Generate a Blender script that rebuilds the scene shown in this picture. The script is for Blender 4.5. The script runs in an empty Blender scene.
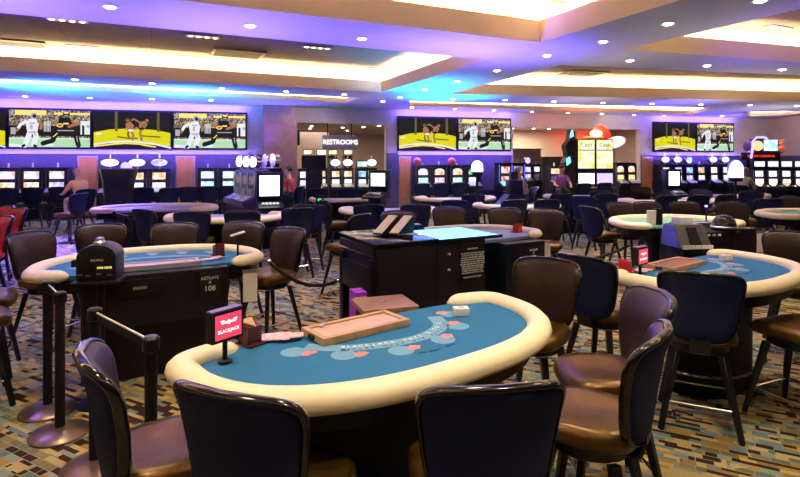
import bpy, bmesh, math, random
from mathutils import Vector, Matrix
from mathutils.geometry import tessellate_polygon
random.seed(7)
PI = math.pi
C = bpy.context.scene.collection
SC = bpy.context.scene

# ------------------------------------------------------------------ camera
cam_data = bpy.data.cameras.new('camera')
cam_data.sensor_width = 36.0
cam_data.lens = 36.0 * 533.0 / 800.0
cam_data.shift_y = -78.5 / 800.0
cam_data.clip_end = 200
cam = bpy.data.objects.new('camera', cam_data)
cam.location = (0, 0, 1.8)
cam.rotation_euler = (PI / 2, 0, 0)
C.objects.link(cam)
SC.camera = cam

# ------------------------------------------------------------------ world, exposure
world = bpy.data.worlds.new('world')
SC.world = world
world.use_nodes = True
world.node_tree.nodes['Background'].inputs[0].default_value = (0.38, 0.38, 0.85, 1)
world.node_tree.nodes['Background'].inputs[1].default_value = 0.055
SC.view_settings.view_transform = 'Standard'
SC.view_settings.look = 'None'
SC.view_settings.exposure = 0.9
SC.view_settings.gamma = 1.0
SC.view_settings.use_curve_mapping = False
SC.cycles.use_denoising = True
SC.cycles.max_bounces = 6
SC.cycles.sample_clamp_indirect = 6.0

# colour washes from bare lights without fixtures: (kind, place, aim, colour, watts, size)
def lamp(kind, loc, aim, col, watts, size=0.3, cone=100, blend=0.7):
    d = bpy.data.lights.new('color_wash_light', kind)
    d.color = col
    d.energy = watts
    if kind == 'SPOT':
        d.spot_size = math.radians(cone)
        d.spot_blend = blend
        d.shadow_soft_size = size
    elif kind == 'AREA':
        d.shape = 'RECTANGLE'
        d.size, d.size_y = (size if isinstance(size, tuple) else (size, size))
    else:
        d.shadow_soft_size = size
    o = bpy.data.objects.new('color_wash_light', d)
    o.location = loc
    v = Vector(aim) - Vector(loc)
    o.rotation_euler = v.to_track_quat('-Z', 'Y').to_euler()
    C.objects.link(o)
    return o

BLUE = (0.16, 0.10, 1.0)
VIOLET = (0.30, 0.14, 1.0)
CYAN = (0.02, 0.42, 1.0)
# up-lights hidden along the ledge under the screens and unseen below the other soffits
for (x, y) in ((-11.0, 15.6), (-7.5, 16.5), (-4.2, 17.2)):
    lamp('SPOT', (x, y, 2.05), (x + 0.3, y - 1.5, 3.6), BLUE, 190, 0.2, 150)
for (x, y) in ((1.2, 18.6), (3.0, 19.1)):
    lamp('SPOT', (x, y, 2.05), (x + 0.2, y - 1.2, 3.6), BLUE, 190, 0.2, 150)
for (x, y) in ((10.5, 21.2), (13.0, 21.8)):
    lamp('SPOT', (x, y, 2.05), (x, y - 1.0, 3.6), BLUE, 110, 0.2, 150)
for (x, y) in ((-9.0, 12.6), (-6.0, 13.6)):
    lamp('SPOT', (x, y, 2.2), (x + 0.4, y + 0.6, 3.6), CYAN, 420, 0.2, 120)
for (x, y) in ((0.4, 13.0), (1.4, 15.2)):
    lamp('SPOT', (x, y, 2.2), (x, y - 0.2, 3.6), CYAN, 420, 0.2, 120)
for (x, y) in ((-4.6, 6.0), (-2.4, 7.3)):
    lamp('SPOT', (x, y, 2.1), (x + 0.3, y + 0.1, 3.6), BLUE, 330, 0.2, 125)
for (x, y) in ((0.6, 8.3), (1.6, 9.0)):
    lamp('SPOT', (x, y, 2.2), (x, y, 3.6), BLUE, 260, 0.2, 120)
lamp('SPOT', (6.4, 8.6, 2.3), (6.6, 8.9, 3.6), VIOLET, 50, 0.2, 120)
lamp('SPOT', (8.6, 16.6, 2.3), (8.6, 16.8, 3.6), BLUE, 90, 0.2, 120)
lamp('SPOT', (5.2, 6.6, 2.3), (5.3, 6.6, 3.6), VIOLET, 20, 0.2, 110)
# added warm fill spots aimed up from open air, brightening the soffits
WARM_FILL = (1.0, 0.83, 0.68)
for (x, y, w) in ((-1.6, 5.2, 6), (1.6, 5.9, 6), (4.6, 7.4, 15), (-3.0, 10.2, 10), (3.6, 9.4, 20), (7.2, 11.8, 45), (2.6, 12.6, 17), (9.6, 15.4, 50), (5.4, 15.6, 45), (12.8, 18.2, 50), (-6.5, 13.4, 7), (-1.0, 15.2, 12), (7.5, 19.6, 30), (4.2, 4.2, 7)):
    lamp('SPOT', (x, y, 2.1), (x, y + 0.01, 3.6), WARM_FILL, w, 0.4, 165, 1.0)
for (p, q, w) in (((14.0, 19.6, 3.45), (16.0, 21.6, 2.5), 44), ((13.2, 21.0, 3.45), (14.8, 23.0, 2.6), 24), ((8.4, 20.0, 3.45), (8.9, 21.6, 2.7), 24), ((4.4, 19.0, 3.45), (4.6, 20.4, 2.9), 12), ((-2.8, 16.6, 3.45), (-3.2, 18.2, 2.3), 20)):
    lamp('SPOT', p, q, (1.0, 0.80, 0.66), w, 0.1, 110)  # added wall washes without fixtures, brightening the dim walls and column
# violet wash over the left side of the floor
lamp('SPOT', (-7.2, 11.0, 3.5), (-6.9, 10.4, 0), BLUE, 3200, 0.15, 85)
lamp('SPOT', (-4.6, 4.6, 3.5), (-3.6, 4.4, 0), BLUE, 110, 0.1, 60)
lamp('SPOT', (3.6, 6.6, 3.5), (3.0, 5.6, 0), BLUE, 40, 0.1, 70)
lamp('SPOT', (-0.4, 9.6, 3.5), (-0.4, 8.8, 0), BLUE, 80, 0.1, 90)
lamp('SPOT', (3.0, 12.0, 3.5), (3.0, 11.6, 0), BLUE, 120, 0.1, 100)
lamp('SPOT', (8.0, 11.5, 3.5), (7.6, 11.0, 0), BLUE, 120, 0.1, 100)

# ------------------------------------------------------------------ materials
MATS = {}
def mat(name, col, rough=0.5, metal=0.0, coat=0.0, emit=None, estr=0.0, spec=0.5, trans=0.0, alpha=1.0):
    if name in MATS:
        return MATS[name]
    m = bpy.data.materials.new(name)
    m.use_nodes = True
    b = m.node_tree.nodes['Principled BSDF']
    b.inputs['Base Color'].default_value = (*col, 1)
    b.inputs['Roughness'].default_value = rough
    b.inputs['Metallic'].default_value = metal
    b.inputs['Coat Weight'].default_value = coat
    b.inputs['Coat Roughness'].default_value = 0.12
    b.inputs['Specular IOR Level'].default_value = spec
    b.inputs['Transmission Weight'].default_value = trans
    if emit:
        b.inputs['Emission Color'].default_value = (*emit, 1)
        b.inputs['Emission Strength'].default_value = estr
    MATS[name] = m
    return m

def nodes_of(m):
    nt = m.node_tree
    return nt, nt.nodes, nt.links, nt.nodes['Principled BSDF']

def noisy(name, c1, c2, scale, rough=0.5, bump=0.0, detail=3, metal=0.0, coat=0.0, stretch=(1, 1, 1), spec=0.5):
    m = mat(name, c1, rough, metal, coat, spec=spec)
    nt, N, L, b = nodes_of(m)
    tc = N.new('ShaderNodeTexCoord')
    mp = N.new('ShaderNodeMapping'); mp.inputs['Scale'].default_value = stretch
    nz = N.new('ShaderNodeTexNoise'); nz.inputs['Scale'].default_value = scale; nz.inputs['Detail'].default_value = detail
    L.new(tc.outputs['Object'], mp.inputs[0]); L.new(mp.outputs[0], nz.inputs['Vector'])
    rp = N.new('ShaderNodeValToRGB')
    rp.color_ramp.elements[0].position = 0.35; rp.color_ramp.elements[0].color = (*c1, 1)
    rp.color_ramp.elements[1].position = 0.65; rp.color_ramp.elements[1].color = (*c2, 1)
    L.new(nz.outputs['Fac'], rp.inputs[0]); L.new(rp.outputs[0], b.inputs['Base Color'])
    if bump:
        bp = N.new('ShaderNodeBump'); bp.inputs['Strength'].default_value = bump; bp.inputs['Distance'].default_value = 0.01
        L.new(nz.outputs['Fac'], bp.inputs['Height']); L.new(bp.outputs[0], b.inputs['Normal'])
    return m

def screen_mat(name, pal, scale=6.0, strength=1.5, kind='voronoi'):
    """a lit display: coloured picture blocks"""
    if name in MATS:
        return MATS[name]
    m = mat(name, (0.02, 0.02, 0.02), 0.2)
    nt, N, L, b = nodes_of(m)
    tc = N.new('ShaderNodeTexCoord')
    vo = N.new('ShaderNodeTexVoronoi'); vo.inputs['Scale'].default_value = scale
    L.new(tc.outputs['Object'], vo.inputs['Vector'])
    sp = N.new('ShaderNodeSeparateColor'); L.new(vo.outputs['Color'], sp.inputs[0])
    rp = N.new('ShaderNodeValToRGB'); rp.color_ramp.interpolation = 'CONSTANT'
    els = rp.color_ramp.elements
    els[0].position = 0.0; els[0].color = (*pal[0], 1)
    els[1].position = 1.0 / len(pal); els[1].color = (*pal[1], 1)
    for i in range(2, len(pal)):
        e = els.new(i / len(pal)); e.color = (*pal[i], 1)
    L.new(sp.outputs[0], rp.inputs[0])
    L.new(rp.outputs[0], b.inputs['Emission Color'])
    b.inputs['Emission Strength'].default_value = strength * 0.5; b.inputs['Specular IOR Level'].default_value = 0.15
    return m

def emis(name, col, s=1.0):
    return mat(name, tuple(c * 0.05 for c in col), 0.4, emit=col, estr=s * 0.55, spec=0.1)

# ------------------------------------------------------------------ mesh builder
class MB:
    def __init__(self):
        self.v = []; self.f = []; self.m = []
    def add(self, vs, fs, mi=0):
        o = len(self.v)
        self.v += [tuple(p) for p in vs]
        self.f += [tuple(o + i for i in f) for f in fs]
        self.m += [mi] * len(fs)
        return self
    def box(self, c, s, rz=0.0, mi=0, M=None):
        x, y, z = (a / 2 for a in s)
        vs = [Vector(p) for p in ((-x,-y,-z),(x,-y,-z),(x,y,-z),(-x,y,-z),(-x,-y,z),(x,-y,z),(x,y,z),(-x,y,z))]
        R = M if M is not None else Matrix.Rotation(rz, 3, 'Z')
        vs = [R @ p + Vector(c) for p in vs]
        return self.add(vs, [(0,3,2,1),(4,5,6,7),(0,1,5,4),(1,2,6,5),(2,3,7,6),(3,0,4,7)], mi)
    def cyl(self, p0, p1, r0, r1=None, n=12, mi=0, caps=True):
        r1 = r0 if r1 is None else r1
        p0, p1 = Vector(p0), Vector(p1)
        d = (p1 - p0).normalized()
        a = d.orthogonal().normalized(); b = d.cross(a)
        vs = []
        for p, r in ((p0, r0), (p1, r1)):
            for i in range(n):
                t = 2 * PI * i / n + PI / n
                vs.append(p + a * (r * math.cos(t)) + b * (r * math.sin(t)))
        fs = [(i, (i + 1) % n, n + (i + 1) % n, n + i) for i in range(n)]
        if caps:
            fs += [tuple(range(n - 1, -1, -1)), tuple(range(n, 2 * n))]
        return self.add(vs, fs, mi)
    def bar(self, p0, p1, w0, w1=None, mi=0):
        return self.cyl(p0, p1, w0 * 0.7071, (w1 or w0) * 0.7071, 4, mi)
    def tube(self, path, r, n=8, closed=False, mi=0, radii=None):
        P = [Vector(p) for p in path]; k = len(P)
        vs = []; up = Vector((0, 0, 1))
        for i in range(k):
            if closed:
                d = (P[(i + 1) % k] - P[i - 1])
            else:
                d = P[min(i + 1, k - 1)] - P[max(i - 1, 0)]
            d.normalize()
            a = d.cross(up)
            if a.length < 1e-4: a = d.orthogonal()
            a.normalize(); b = a.cross(d).normalized()
            rr = radii[i] if radii else r
            for j in range(n):
                t = 2 * PI * j / n
                vs.append(P[i] + a * (rr * math.cos(t)) + b * (rr * math.sin(t)))
        fs = []
        for i in range(k if closed else k - 1):
            i2 = (i + 1) % k
            for j in range(n):
                j2 = (j + 1) % n
                fs.append((i * n + j, i * n + j2, i2 * n + j2, i2 * n + j))
        if not closed:
            fs += [tuple(range(n)), tuple(range((k - 1) * n + n - 1, (k - 1) * n - 1, -1))]
        return self.add(vs, fs, mi)
    def sweep(self, path, prof, closed=False, mi=0, scales=None):
        """sweep a (out, up) profile loop along a path in plan; out is to the right of travel"""
        P = [Vector(p) for p in path]; k = len(P); n = len(prof)
        vs = []
        for i in range(k):
            d = (P[(i + 1) % k] - P[i - 1]) if closed else (P[min(i + 1, k - 1)] - P[max(i - 1, 0)])
            d.z = 0; d.normalize()
            a = Vector((d.y, -d.x, 0))
            s = scales[i] if scales else 1.0
            for (u, w) in prof:
                vs.append(P[i] + a * (u * s) + Vector((0, 0, w * s)))
        fs = []
        for i in range(k if closed else k - 1):
            i2 = (i + 1) % k
            for j in range(n):
                j2 = (j + 1) % n
                fs.append((i * n + j, i * n + j2, i2 * n + j2, i2 * n + j))
        if not closed:
            fs += [tuple(range(n)), tuple(range((k - 1) * n + n - 1, (k - 1) * n - 1, -1))]
        return self.add(vs, fs, mi)
    def prism(self, poly, z0, z1, mi=0):
        n = len(poly)
        vs = [(x, y, z0) for x, y in poly] + [(x, y, z1) for x, y in poly]
        fs = [(i, (i + 1) % n, n + (i + 1) % n, n + i) for i in range(n)]
        fs += [tuple(range(n - 1, -1, -1)), tuple(range(n, 2 * n))]
        return self.add(vs, fs, mi)
    def vprism(self, poly, y0, y1, mi=0):
        """outline in x,z extruded along y"""
        n = len(poly)
        vs = [(x, y0, z) for x, z in poly] + [(x, y1, z) for x, z in poly]
        fs = [(i, (i + 1) % n, n + (i + 1) % n, n + i) for i in range(n)]
        fs += [tuple(range(n - 1, -1, -1)), tuple(range(n, 2 * n))]
        return self.add(vs, fs, mi)
    def lathe(self, prof, n=20, c=(0, 0, 0), mi=0):
        vs = []
        for r, z in prof:
            for i in range(n):
                t = 2 * PI * i / n
                vs.append((c[0] + r * math.cos(t), c[1] + r * math.sin(t), c[2] + z))
        fs = []
        for k in range(len(prof) - 1):
            for i in range(n):
                j = (i + 1) % n
                fs.append((k * n + i, k * n + j, (k + 1) * n + j, (k + 1) * n + i))
        fs += [tuple(range(n - 1, -1, -1)), tuple(range((len(prof) - 1) * n, len(prof) * n))]
        return self.add(vs, fs, mi)
    def ell(self, c, r, nu=14, nv=9, mi=0, M=None):
        vs = []; R = M if M is not None else Matrix.Identity(3)
        for k in range(1, nv):
            t = PI * k / nv
            for i in range(nu):
                p = 2 * PI * i / nu
                vs.append(R @ Vector((r[0] * math.sin(t) * math.cos(p), r[1] * math.sin(t) * math.sin(p), r[2] * math.cos(t))) + Vector(c))
        vs.append(R @ Vector((0, 0, r[2])) + Vector(c)); vs.append(R @ Vector((0, 0, -r[2])) + Vector(c))
        top, bot = len(vs) - 2, len(vs) - 1
        fs = []
        for k in range(nv - 2):
            for i in range(nu):
                j = (i + 1) % nu
                fs.append((k * nu + i, (k + 1) * nu + i, (k + 1) * nu + j, k * nu + j))
        for i in range(nu):
            j = (i + 1) % nu
            fs.append((top, i, j)); fs.append((bot, (nv - 2) * nu + j, (nv - 2) * nu + i))
        return self.add(vs, fs, mi)
    def build(self, name, mats, parent=None, loc=None, rz=None, bevel=0.0, seg=2, smooth=True, angle=40):
        me = bpy.data.meshes.new(name)
        me.from_pydata(self.v, [], self.f)
        mats = mats if isinstance(mats, (list, tuple)) else [mats]
        for m in mats:
            me.materials.append(m)
        me.polygons.foreach_set('material_index', self.m)
        bm = bmesh.new(); bm.from_mesh(me)
        bmesh.ops.recalc_face_normals(bm, faces=bm.faces)
        if bevel:
            es = [e for e in bm.edges if len(e.link_faces) == 2 and e.calc_face_angle(0) > 0.6]
            bmesh.ops.bevel(bm, geom=es, offset=bevel, segments=seg, affect='EDGES', profile=0.6, clamp_overlap=True)
        bm.to_mesh(me); bm.free()
        if smooth:
            me.polygons.foreach_set('use_smooth', [True] * len(me.polygons))
            me.set_sharp_from_angle(angle=math.radians(angle))
        me.update()
        o = bpy.data.objects.new(name, me)
        C.objects.link(o)
        if parent: o.parent = parent
        if loc is not None: o.location = loc
        if rz is not None: o.rotation_euler = (0, 0, rz)
        return o

def empty(name, loc=(0, 0, 0), rz=0.0):
    o = bpy.data.objects.new(name, None)
    o.location = loc; o.rotation_euler = (0, 0, rz)
    o.empty_display_size = 0.1
    C.objects.link(o)
    return o

def tag(o, label, cat, group=None, kind=None):
    o['label'] = label; o['category'] = cat
    if group: o['group'] = group
    if kind: o['kind'] = kind
    return o

def thing(name, label, cat, loc=(0, 0, 0), rz=0.0, group=None):
    return tag(empty(name, loc, rz), label, cat, group)

def struct(o):
    o['kind'] = 'structure'
    return o

def dup(root, loc, rz, label=None, group=None):
    r = root.copy(); C.objects.link(r)
    r.location = loc; r.rotation_euler = (0, 0, rz)
    if label: r['label'] = label
    if group: r['group'] = group
    for ch in list(root.children):
        c = ch.copy(); C.objects.link(c); c.parent = r
        for g in ch.children:
            d = g.copy(); C.objects.link(d); d.parent = c
    return r

def text_mesh(name, s, size, m, parent=None, loc=(0, 0, 0), rot=(PI / 2, 0, 0), extrude=0.002, align='CENTER', shear=0, spacing=1.0, mats=None, lines=1.0):
    cu = bpy.data.curves.new(name, 'FONT')
    cu.body = s; cu.size = size; cu.extrude = extrude; cu.align_x = align; cu.align_y = 'CENTER'
    cu.space_character = spacing; cu.space_line = lines
    cu.resolution_u = 2
    t = bpy.data.objects.new(name + '_tmp', cu); C.objects.link(t)
    dg = bpy.context.evaluated_depsgraph_get()
    me = bpy.data.meshes.new_from_object(t.evaluated_get(dg))
    bpy.data.objects.remove(t); bpy.data.curves.remove(cu)
    me.materials.clear(); me.materials.append(m)
    o = bpy.data.objects.new(name, me); C.objects.link(o)
    o.location = loc; o.rotation_euler = rot
    if parent: o.parent = parent
    return o

def circ(cx, cy, rx, ry=None, n=20, a0=0.0, a1=2 * PI):
    ry = rx if ry is None else ry
    full = abs(a1 - a0 - 2 * PI) < 1e-6
    k = n if full else n + 1
    return [(cx + rx * math.cos(a0 + (a1 - a0) * i / n), cy + ry * math.sin(a0 + (a1 - a0) * i / n)) for i in range(k)]

# ---- the palette of the room
M_navy = noisy('navy_fabric', (0.007, 0.011, 0.046), (0.011, 0.017, 0.066), 220, 0.75, 0.25, spec=0.12)
M_vinyl = noisy('brown_vinyl_lit', (0.085, 0.041, 0.009), (0.105, 0.052, 0.011), 60, 0.33, 0.05, metal=0.6, coat=0.02)  # seat vinyl, with the golden cove reflection put into its colour
M_vinyl_dim = noisy('brown_vinyl_dim', (0.018, 0.009, 0.010), (0.023, 0.012, 0.012), 60, 0.36, 0.05, metal=0.0, coat=0.0, spec=0.22)  # same vinyl on the backs, darkened for the dim purple they reflect
M_red = noisy('red_vinyl', (0.55, 0.02, 0.05), (0.62, 0.03, 0.06), 60, 0.4, 0.04)
M_lacq = mat('black_lacquer', (0.006, 0.005, 0.008), 0.14, coat=0.15, spec=0.4)
M_blackwood = mat('black_wood', (0.009, 0.008, 0.010), 0.35, spec=0.35)
M_black = mat('black_laminate', (0.007, 0.006, 0.011), 0.36, spec=0.28)
M_blackm = mat('black_matte', (0.005, 0.005, 0.007), 0.6, spec=0.22)
M_chrome = mat('chrome', (0.75, 0.72, 0.70), 0.18, 1.0)
M_steel = mat('brushed_steel', (0.55, 0.53, 0.52), 0.35, 1.0)
M_bronze = mat('bronze_base', (0.22, 0.15, 0.11), 0.35, 0.85)
M_cream = noisy('cream_padded_vinyl', (0.86, 0.75, 0.52), (0.90, 0.79, 0.57), 12, 0.42)
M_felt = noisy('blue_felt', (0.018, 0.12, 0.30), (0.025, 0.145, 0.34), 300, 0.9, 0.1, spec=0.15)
M_green = noisy('green_felt', (0.16, 0.36, 0.26), (0.19, 0.40, 0.29), 300, 0.9, 0.1, spec=0.15)
M_feltl = mat('pale_blue_print', (0.15, 0.32, 0.52), 0.9, spec=0.15)
M_pinkp = mat('pink_print', (0.75, 0.24, 0.26), 0.9, spec=0.15)
M_whitep = mat('white_print', (0.80, 0.82, 0.85), 0.9, spec=0.15)
M_darkp = mat('dark_print', (0.02, 0.03, 0.06), 0.9, spec=0.15)
M_paper = mat('white_paper', (0.80, 0.78, 0.76), 0.6)
M_white = mat('white_plastic', (0.80, 0.80, 0.80), 0.35)
M_grey = mat('grey_plastic', (0.07, 0.07, 0.085), 0.4)
M_wood = noisy('tan_wood', (0.42, 0.24, 0.11), (0.52, 0.32, 0.16), 14, 0.45, stretch=(1, 8, 1))
M_panel = noisy('cherry_wood_panel', (0.52, 0.20, 0.06), (0.62, 0.26, 0.08), 5, 0.4, stretch=(1, 1, 6))
M_lidpink = noisy('frosted_pink_lid', (0.62, 0.42, 0.36), (0.52, 0.33, 0.27), 20, 0.35)
M_burg = mat('burgundy_plastic', (0.07, 0.012, 0.014), 0.25)
M_redplex = mat('red_plastic', (0.50, 0.015, 0.02), 0.2)
M_signred = mat('red_sign_display', (0.5, 0.02, 0.05), 0.3, emit=(0.75, 0.03, 0.07), estr=0.9)
M_signwhite = mat('white_sign_lettering', (0.9, 0.9, 0.9), 0.4, emit=(1, 0.85, 0.85), estr=0.9)
M_purple = mat('purple_panel', (0.30, 0.03, 0.55), 0.4)
M_white_text = mat('white_lettering', (0.85, 0.85, 0.88), 0.5)
M_skin = mat('skin', (0.55, 0.27, 0.18), 0.5)
E_white = emis('lit_white', (1.0, 0.98, 1.0), 3.0)
E_warm = emis('lit_warm', (1.0, 0.86, 0.62), 3.0)
E_bulb = emis('lamp_bulb', (1.0, 0.93, 0.80), 22.0)
E_small = emis('small_lamp_bulb', (1.0, 0.80, 0.52), 8.0)
E_cyan = emis('cyan_glow', (0.18, 0.70, 1.0), 2.4)
E_lilac = emis('lit_lilac', (0.62, 0.50, 1.0), 1.4)
E_blue = emis('lit_blue', (0.10, 0.12, 1.0), 1.4)
E_orange = emis('lit_orange', (1.0, 0.35, 0.08), 1.6)
E_redl = emis('lit_red', (1.0, 0.06, 0.03), 1.5)
E_green = emis('lit_green', (0.05, 1.0, 0.25), 2.0)
E_yellow = emis('lit_yellow', (1.0, 0.90, 0.25), 1.3)
S_pink = screen_mat('game_screen_pink', [(1, .75, .85), (1, .95, .95), (.9, .35, .5), (1, .9, .8), (.7, .6, 1)], 9, 1.3)
S_warm = screen_mat('game_screen_warm', [(1, .95, .8), (1, .7, .35), (1, 1, .95), (.95, .45, .2), (1, .85, .6)], 9, 1.3)
S_white = screen_mat('game_screen_white', [(1, 1, 1), (.9, .95, 1), (1, .92, .85), (.75, .85, 1), (1, 1, .9)], 9, 1.5)
S_cyan = screen_mat('game_screen_cyan', [(.6, 1, .95), (.9, 1, 1), (.35, .8, .8), (.8, 1, .9), (.5, .9, 1)], 9, 1.3)
S_lilac = screen_mat('game_screen_lilac', [(.7, .65, 1), (.9, .85, 1), (.5, .5, .9), (1, .9, 1), (.6, .7, 1)], 9, 1.1)
S_dim = screen_mat('game_screen_dim', [(.10, .10, .18), (.2, .17, .26), (.07, .07, .13), (.3, .25, .35), (.12, .1, .2)], 9, 0.6)
S_yellow = screen_mat('game_screen_yellow', [(1, .95, .45), (1, 1, .75), (.9, .75, .2), (1, .95, .6), (.95, 1, .7)], 7, 1.25)
S_red = screen_mat('game_screen_red', [(1, .3, .2), (1, .8, .7), (.8, .1, .1), (1, .6, .3), (1, .9, .9)], 9, 1.1)
S_blue = screen_mat('game_screen_blue', [(.2, .35, 1), (.6, .8, 1), (.9, .95, 1), (.3, .6, 1), (.5, .4, 1)], 9, 1.3)
S_green = screen_mat('game_screen_green', [(.2, .9, .3), (.8, 1, .8), (.5, 1, .4), (1, 1, .9), (.1, .6, .3)], 9, 1.0)

# ------------------------------------------------------------------ carpet
def carpet():
    m = mat('mosaic_carpet', (0.3, 0.25, 0.15), 0.95, spec=0.1)
    nt, N, L, b = nodes_of(m)
    tc = N.new('ShaderNodeTexCoord')
    def bricks(rot, w, h, seed, mort):
        mp = N.new('ShaderNodeMapping'); mp.inputs['Rotation'].default_value = (0, 0, rot); mp.inputs['Location'].default_value = (seed, seed * 0.37, 0)
        L.new(tc.outputs['Object'], mp.inputs[0])
        br = N.new('ShaderNodeTexBrick')
        br.offset = 0.37; br.squash = 0.7; br.squash_frequency = 3; br.offset_frequency = 2
        br.inputs['Scale'].default_value = 1.0
        br.inputs['Brick Width'].default_value = w; br.inputs['Row Height'].default_value = h
        br.inputs['Mortar Size'].default_value = mort; br.inputs['Mortar Smooth'].default_value = 0.0
        br.inputs['Color1'].default_value = (0, 0, 0, 1); br.inputs['Color2'].default_value = (1, 1, 1, 1)
        br.inputs['Mortar'].default_value = (0.5, 0.5, 0.5, 1); br.inputs['Bias'].default_value = 0
        L.new(mp.outputs[0], br.inputs['Vector'])
        return br
    def ramp(src, cols):
        rp = N.new('ShaderNodeValToRGB'); rp.color_ramp.interpolation = 'CONSTANT'
        els = rp.color_ramp.elements
        els[0].position = 0; els[0].color = (*cols[0][1], 1)
        els[1].position = cols[1][0]; els[1].color = (*cols[1][1], 1)
        for p, c in cols[2:]:
            e = els.new(p); e.color = (*c, 1)
        L.new(src, rp.inputs[0])
        return rp
    k = 0.62
    teal, pale, cream, ochre, brown, tan, sky, olive = [tuple(c * k for c in q) for q in (
        (0.15, 0.23, 0.21), (0.34, 0.42, 0.36), (0.66, 0.52, 0.22), (0.52, 0.33, 0.07), (0.060, 0.022, 0.014), (0.36, 0.26, 0.11), (0.20, 0.31, 0.36), (0.22, 0.21, 0.10))]
    A = bricks(math.radians(28), 0.10, 0.052, 0.0, 0.003)
    B = bricks(math.radians(28), 0.20, 0.104, 3.1, 0.0)
    Cc = bricks(math.radians(28), 0.15, 0.034, 7.7, 0.0)
    ra = ramp(A.outputs['Color'], [(0, teal), (.14, cream), (.30, brown), (.40, pale), (.55, tan), (.66, ochre), (.76, olive), (.86, cream), (.94, brown)])
    rc = ramp(Cc.outputs['Color'], [(0, brown), (.16, cream), (.34, sky), (.46, ochre), (.58, cream), (.70, brown), (.82, tan), (.92, pale)])
    pick = N.new('ShaderNodeMath'); pick.operation = 'GREATER_THAN'; pick.inputs[1].default_value = 0.52
    nz = N.new('ShaderNodeTexNoise'); nz.inputs['Scale'].default_value = 0.7; nz.inputs['Detail'].default_value = 1
    L.new(tc.outputs['Object'], nz.inputs['Vector'])
    ad = N.new('ShaderNodeMath'); ad.operation = 'MULTIPLY_ADD'; ad.inputs[1].default_value = 0.35
    L.new(B.outputs['Color'], ad.inputs[0]); 
    sub = N.new('ShaderNodeMath'); sub.operation = 'SUBTRACT'; sub.inputs[1].default_value = 0.17
    L.new(nz.outputs['Fac'], sub.inputs[0]); L.new(sub.outputs[0], ad.inputs[2]); L.new(ad.outputs[0], pick.inputs[0])
    mx = N.new('ShaderNodeMix'); mx.data_type = 'RGBA'
    L.new(pick.outputs[0], mx.inputs['Factor']); L.new(ra.outputs[0], mx.inputs[6]); L.new(rc.outputs[0], mx.inputs[7])
    fz = N.new('ShaderNodeTexNoise'); fz.inputs['Scale'].default_value = 180; fz.inputs['Detail'].default_value = 2
    L.new(tc.outputs['Object'], fz.inputs['Vector'])
    mp2 = N.new('ShaderNodeMapRange'); mp2.inputs[3].default_value = 0.6; mp2.inputs[4].default_value = 1.25
    L.new(fz.outputs['Fac'], mp2.inputs[0])
    ml = N.new('ShaderNodeMix'); ml.data_type = 'RGBA'; ml.blend_type = 'MULTIPLY'; ml.inputs['Factor'].default_value = 1
    L.new(mx.outputs[2], ml.inputs[6]); L.new(mp2.outputs[0], ml.inputs[7])
    L.new(ml.outputs[2], b.inputs['Base Color'])
    bp = N.new('ShaderNodeBump'); bp.inputs['Strength'].default_value = 0.3; bp.inputs['Distance'].default_value = 0.004
    L.new(fz.outputs['Fac'], bp.inputs['Height']); L.new(bp.outputs[0], b.inputs['Normal'])
    return m
M_carpet = carpet()

def panel_ceiling():
    m = mat('brown_ceiling_panels', (0.3, 0.2, 0.14), 0.75)
    nt, N, L, b = nodes_of(m)
    tc = N.new('ShaderNodeTexCoord')
    mp = N.new('ShaderNodeMapping'); mp.inputs['Rotation'].default_value = (0, 0, math.radians(-25))
    br = N.new('ShaderNodeTexBrick'); br.offset = 0.0
    br.inputs['Scale'].default_value = 1.0; br.inputs['Brick Width'].default_value = 1.5; br.inputs['Row Height'].default_value = 2.4
    br.inputs['Mortar Size'].default_value = 0.012
    br.inputs['Color1'].default_value = (0.105, 0.068, 0.060, 1); br.inputs['Color2'].default_value = (0.114, 0.074, 0.064, 1)
    br.inputs['Mortar'].default_value = (0.06, 0.038, 0.034, 1)
    L.new(tc.outputs['Object'], mp.inputs[0]); L.new(mp.outputs[0], br.inputs['Vector'])
    L.new(br.outputs['Color'], b.inputs['Base Color'])
    return m
M_tray = panel_ceiling()
M_littray = mat('brown_ceiling_tray_lit', (0.40, 0.30, 0.17), 0.7)  # brown tray again, lightened in colour for the strong cove light
root_names = []
M_soffit = mat('lilac_soffit_paint', (0.50, 0.49, 0.63), 0.8, spec=0.08)
M_fascia = mat('tan_fascia_paint', (0.95, 0.81, 0.60), 0.7, spec=0.2)
M_cove = mat('cream_cove_paint', (0.85, 0.76, 0.60), 0.6)
M_wallp = noisy('mauve_wall_paint', (0.60, 0.54, 0.58), (0.63, 0.57, 0.61), 3, 0.7)
M_wallbeige = noisy('taupe_wall_paint', (0.46, 0.36, 0.33), (0.49, 0.39, 0.36), 3, 0.7)
M_wain = noisy('dark_plum_wainscot', (0.075, 0.055, 0.12), (0.085, 0.064, 0.135), 4, 0.5)
M_stone = noisy('plum_stone_cladding', (0.34, 0.18, 0.16), (0.40, 0.22, 0.19), 5, 0.45)
M_hallwall = noisy('tan_hall_paint', (0.58, 0.47, 0.40), (0.61, 0.50, 0.43), 3, 0.7)
E_cove = emis('cove_light_strip', (1.0, 0.76, 0.42), 270.0)
E_cove2 = emis('cove_light_strip_soft', (1.0, 0.80, 0.48), 165.0)

o = MB().box((0, 12, -0.05), (56, 44, 0.1)).build('floor', M_carpet, smooth=False); struct(o)

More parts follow.
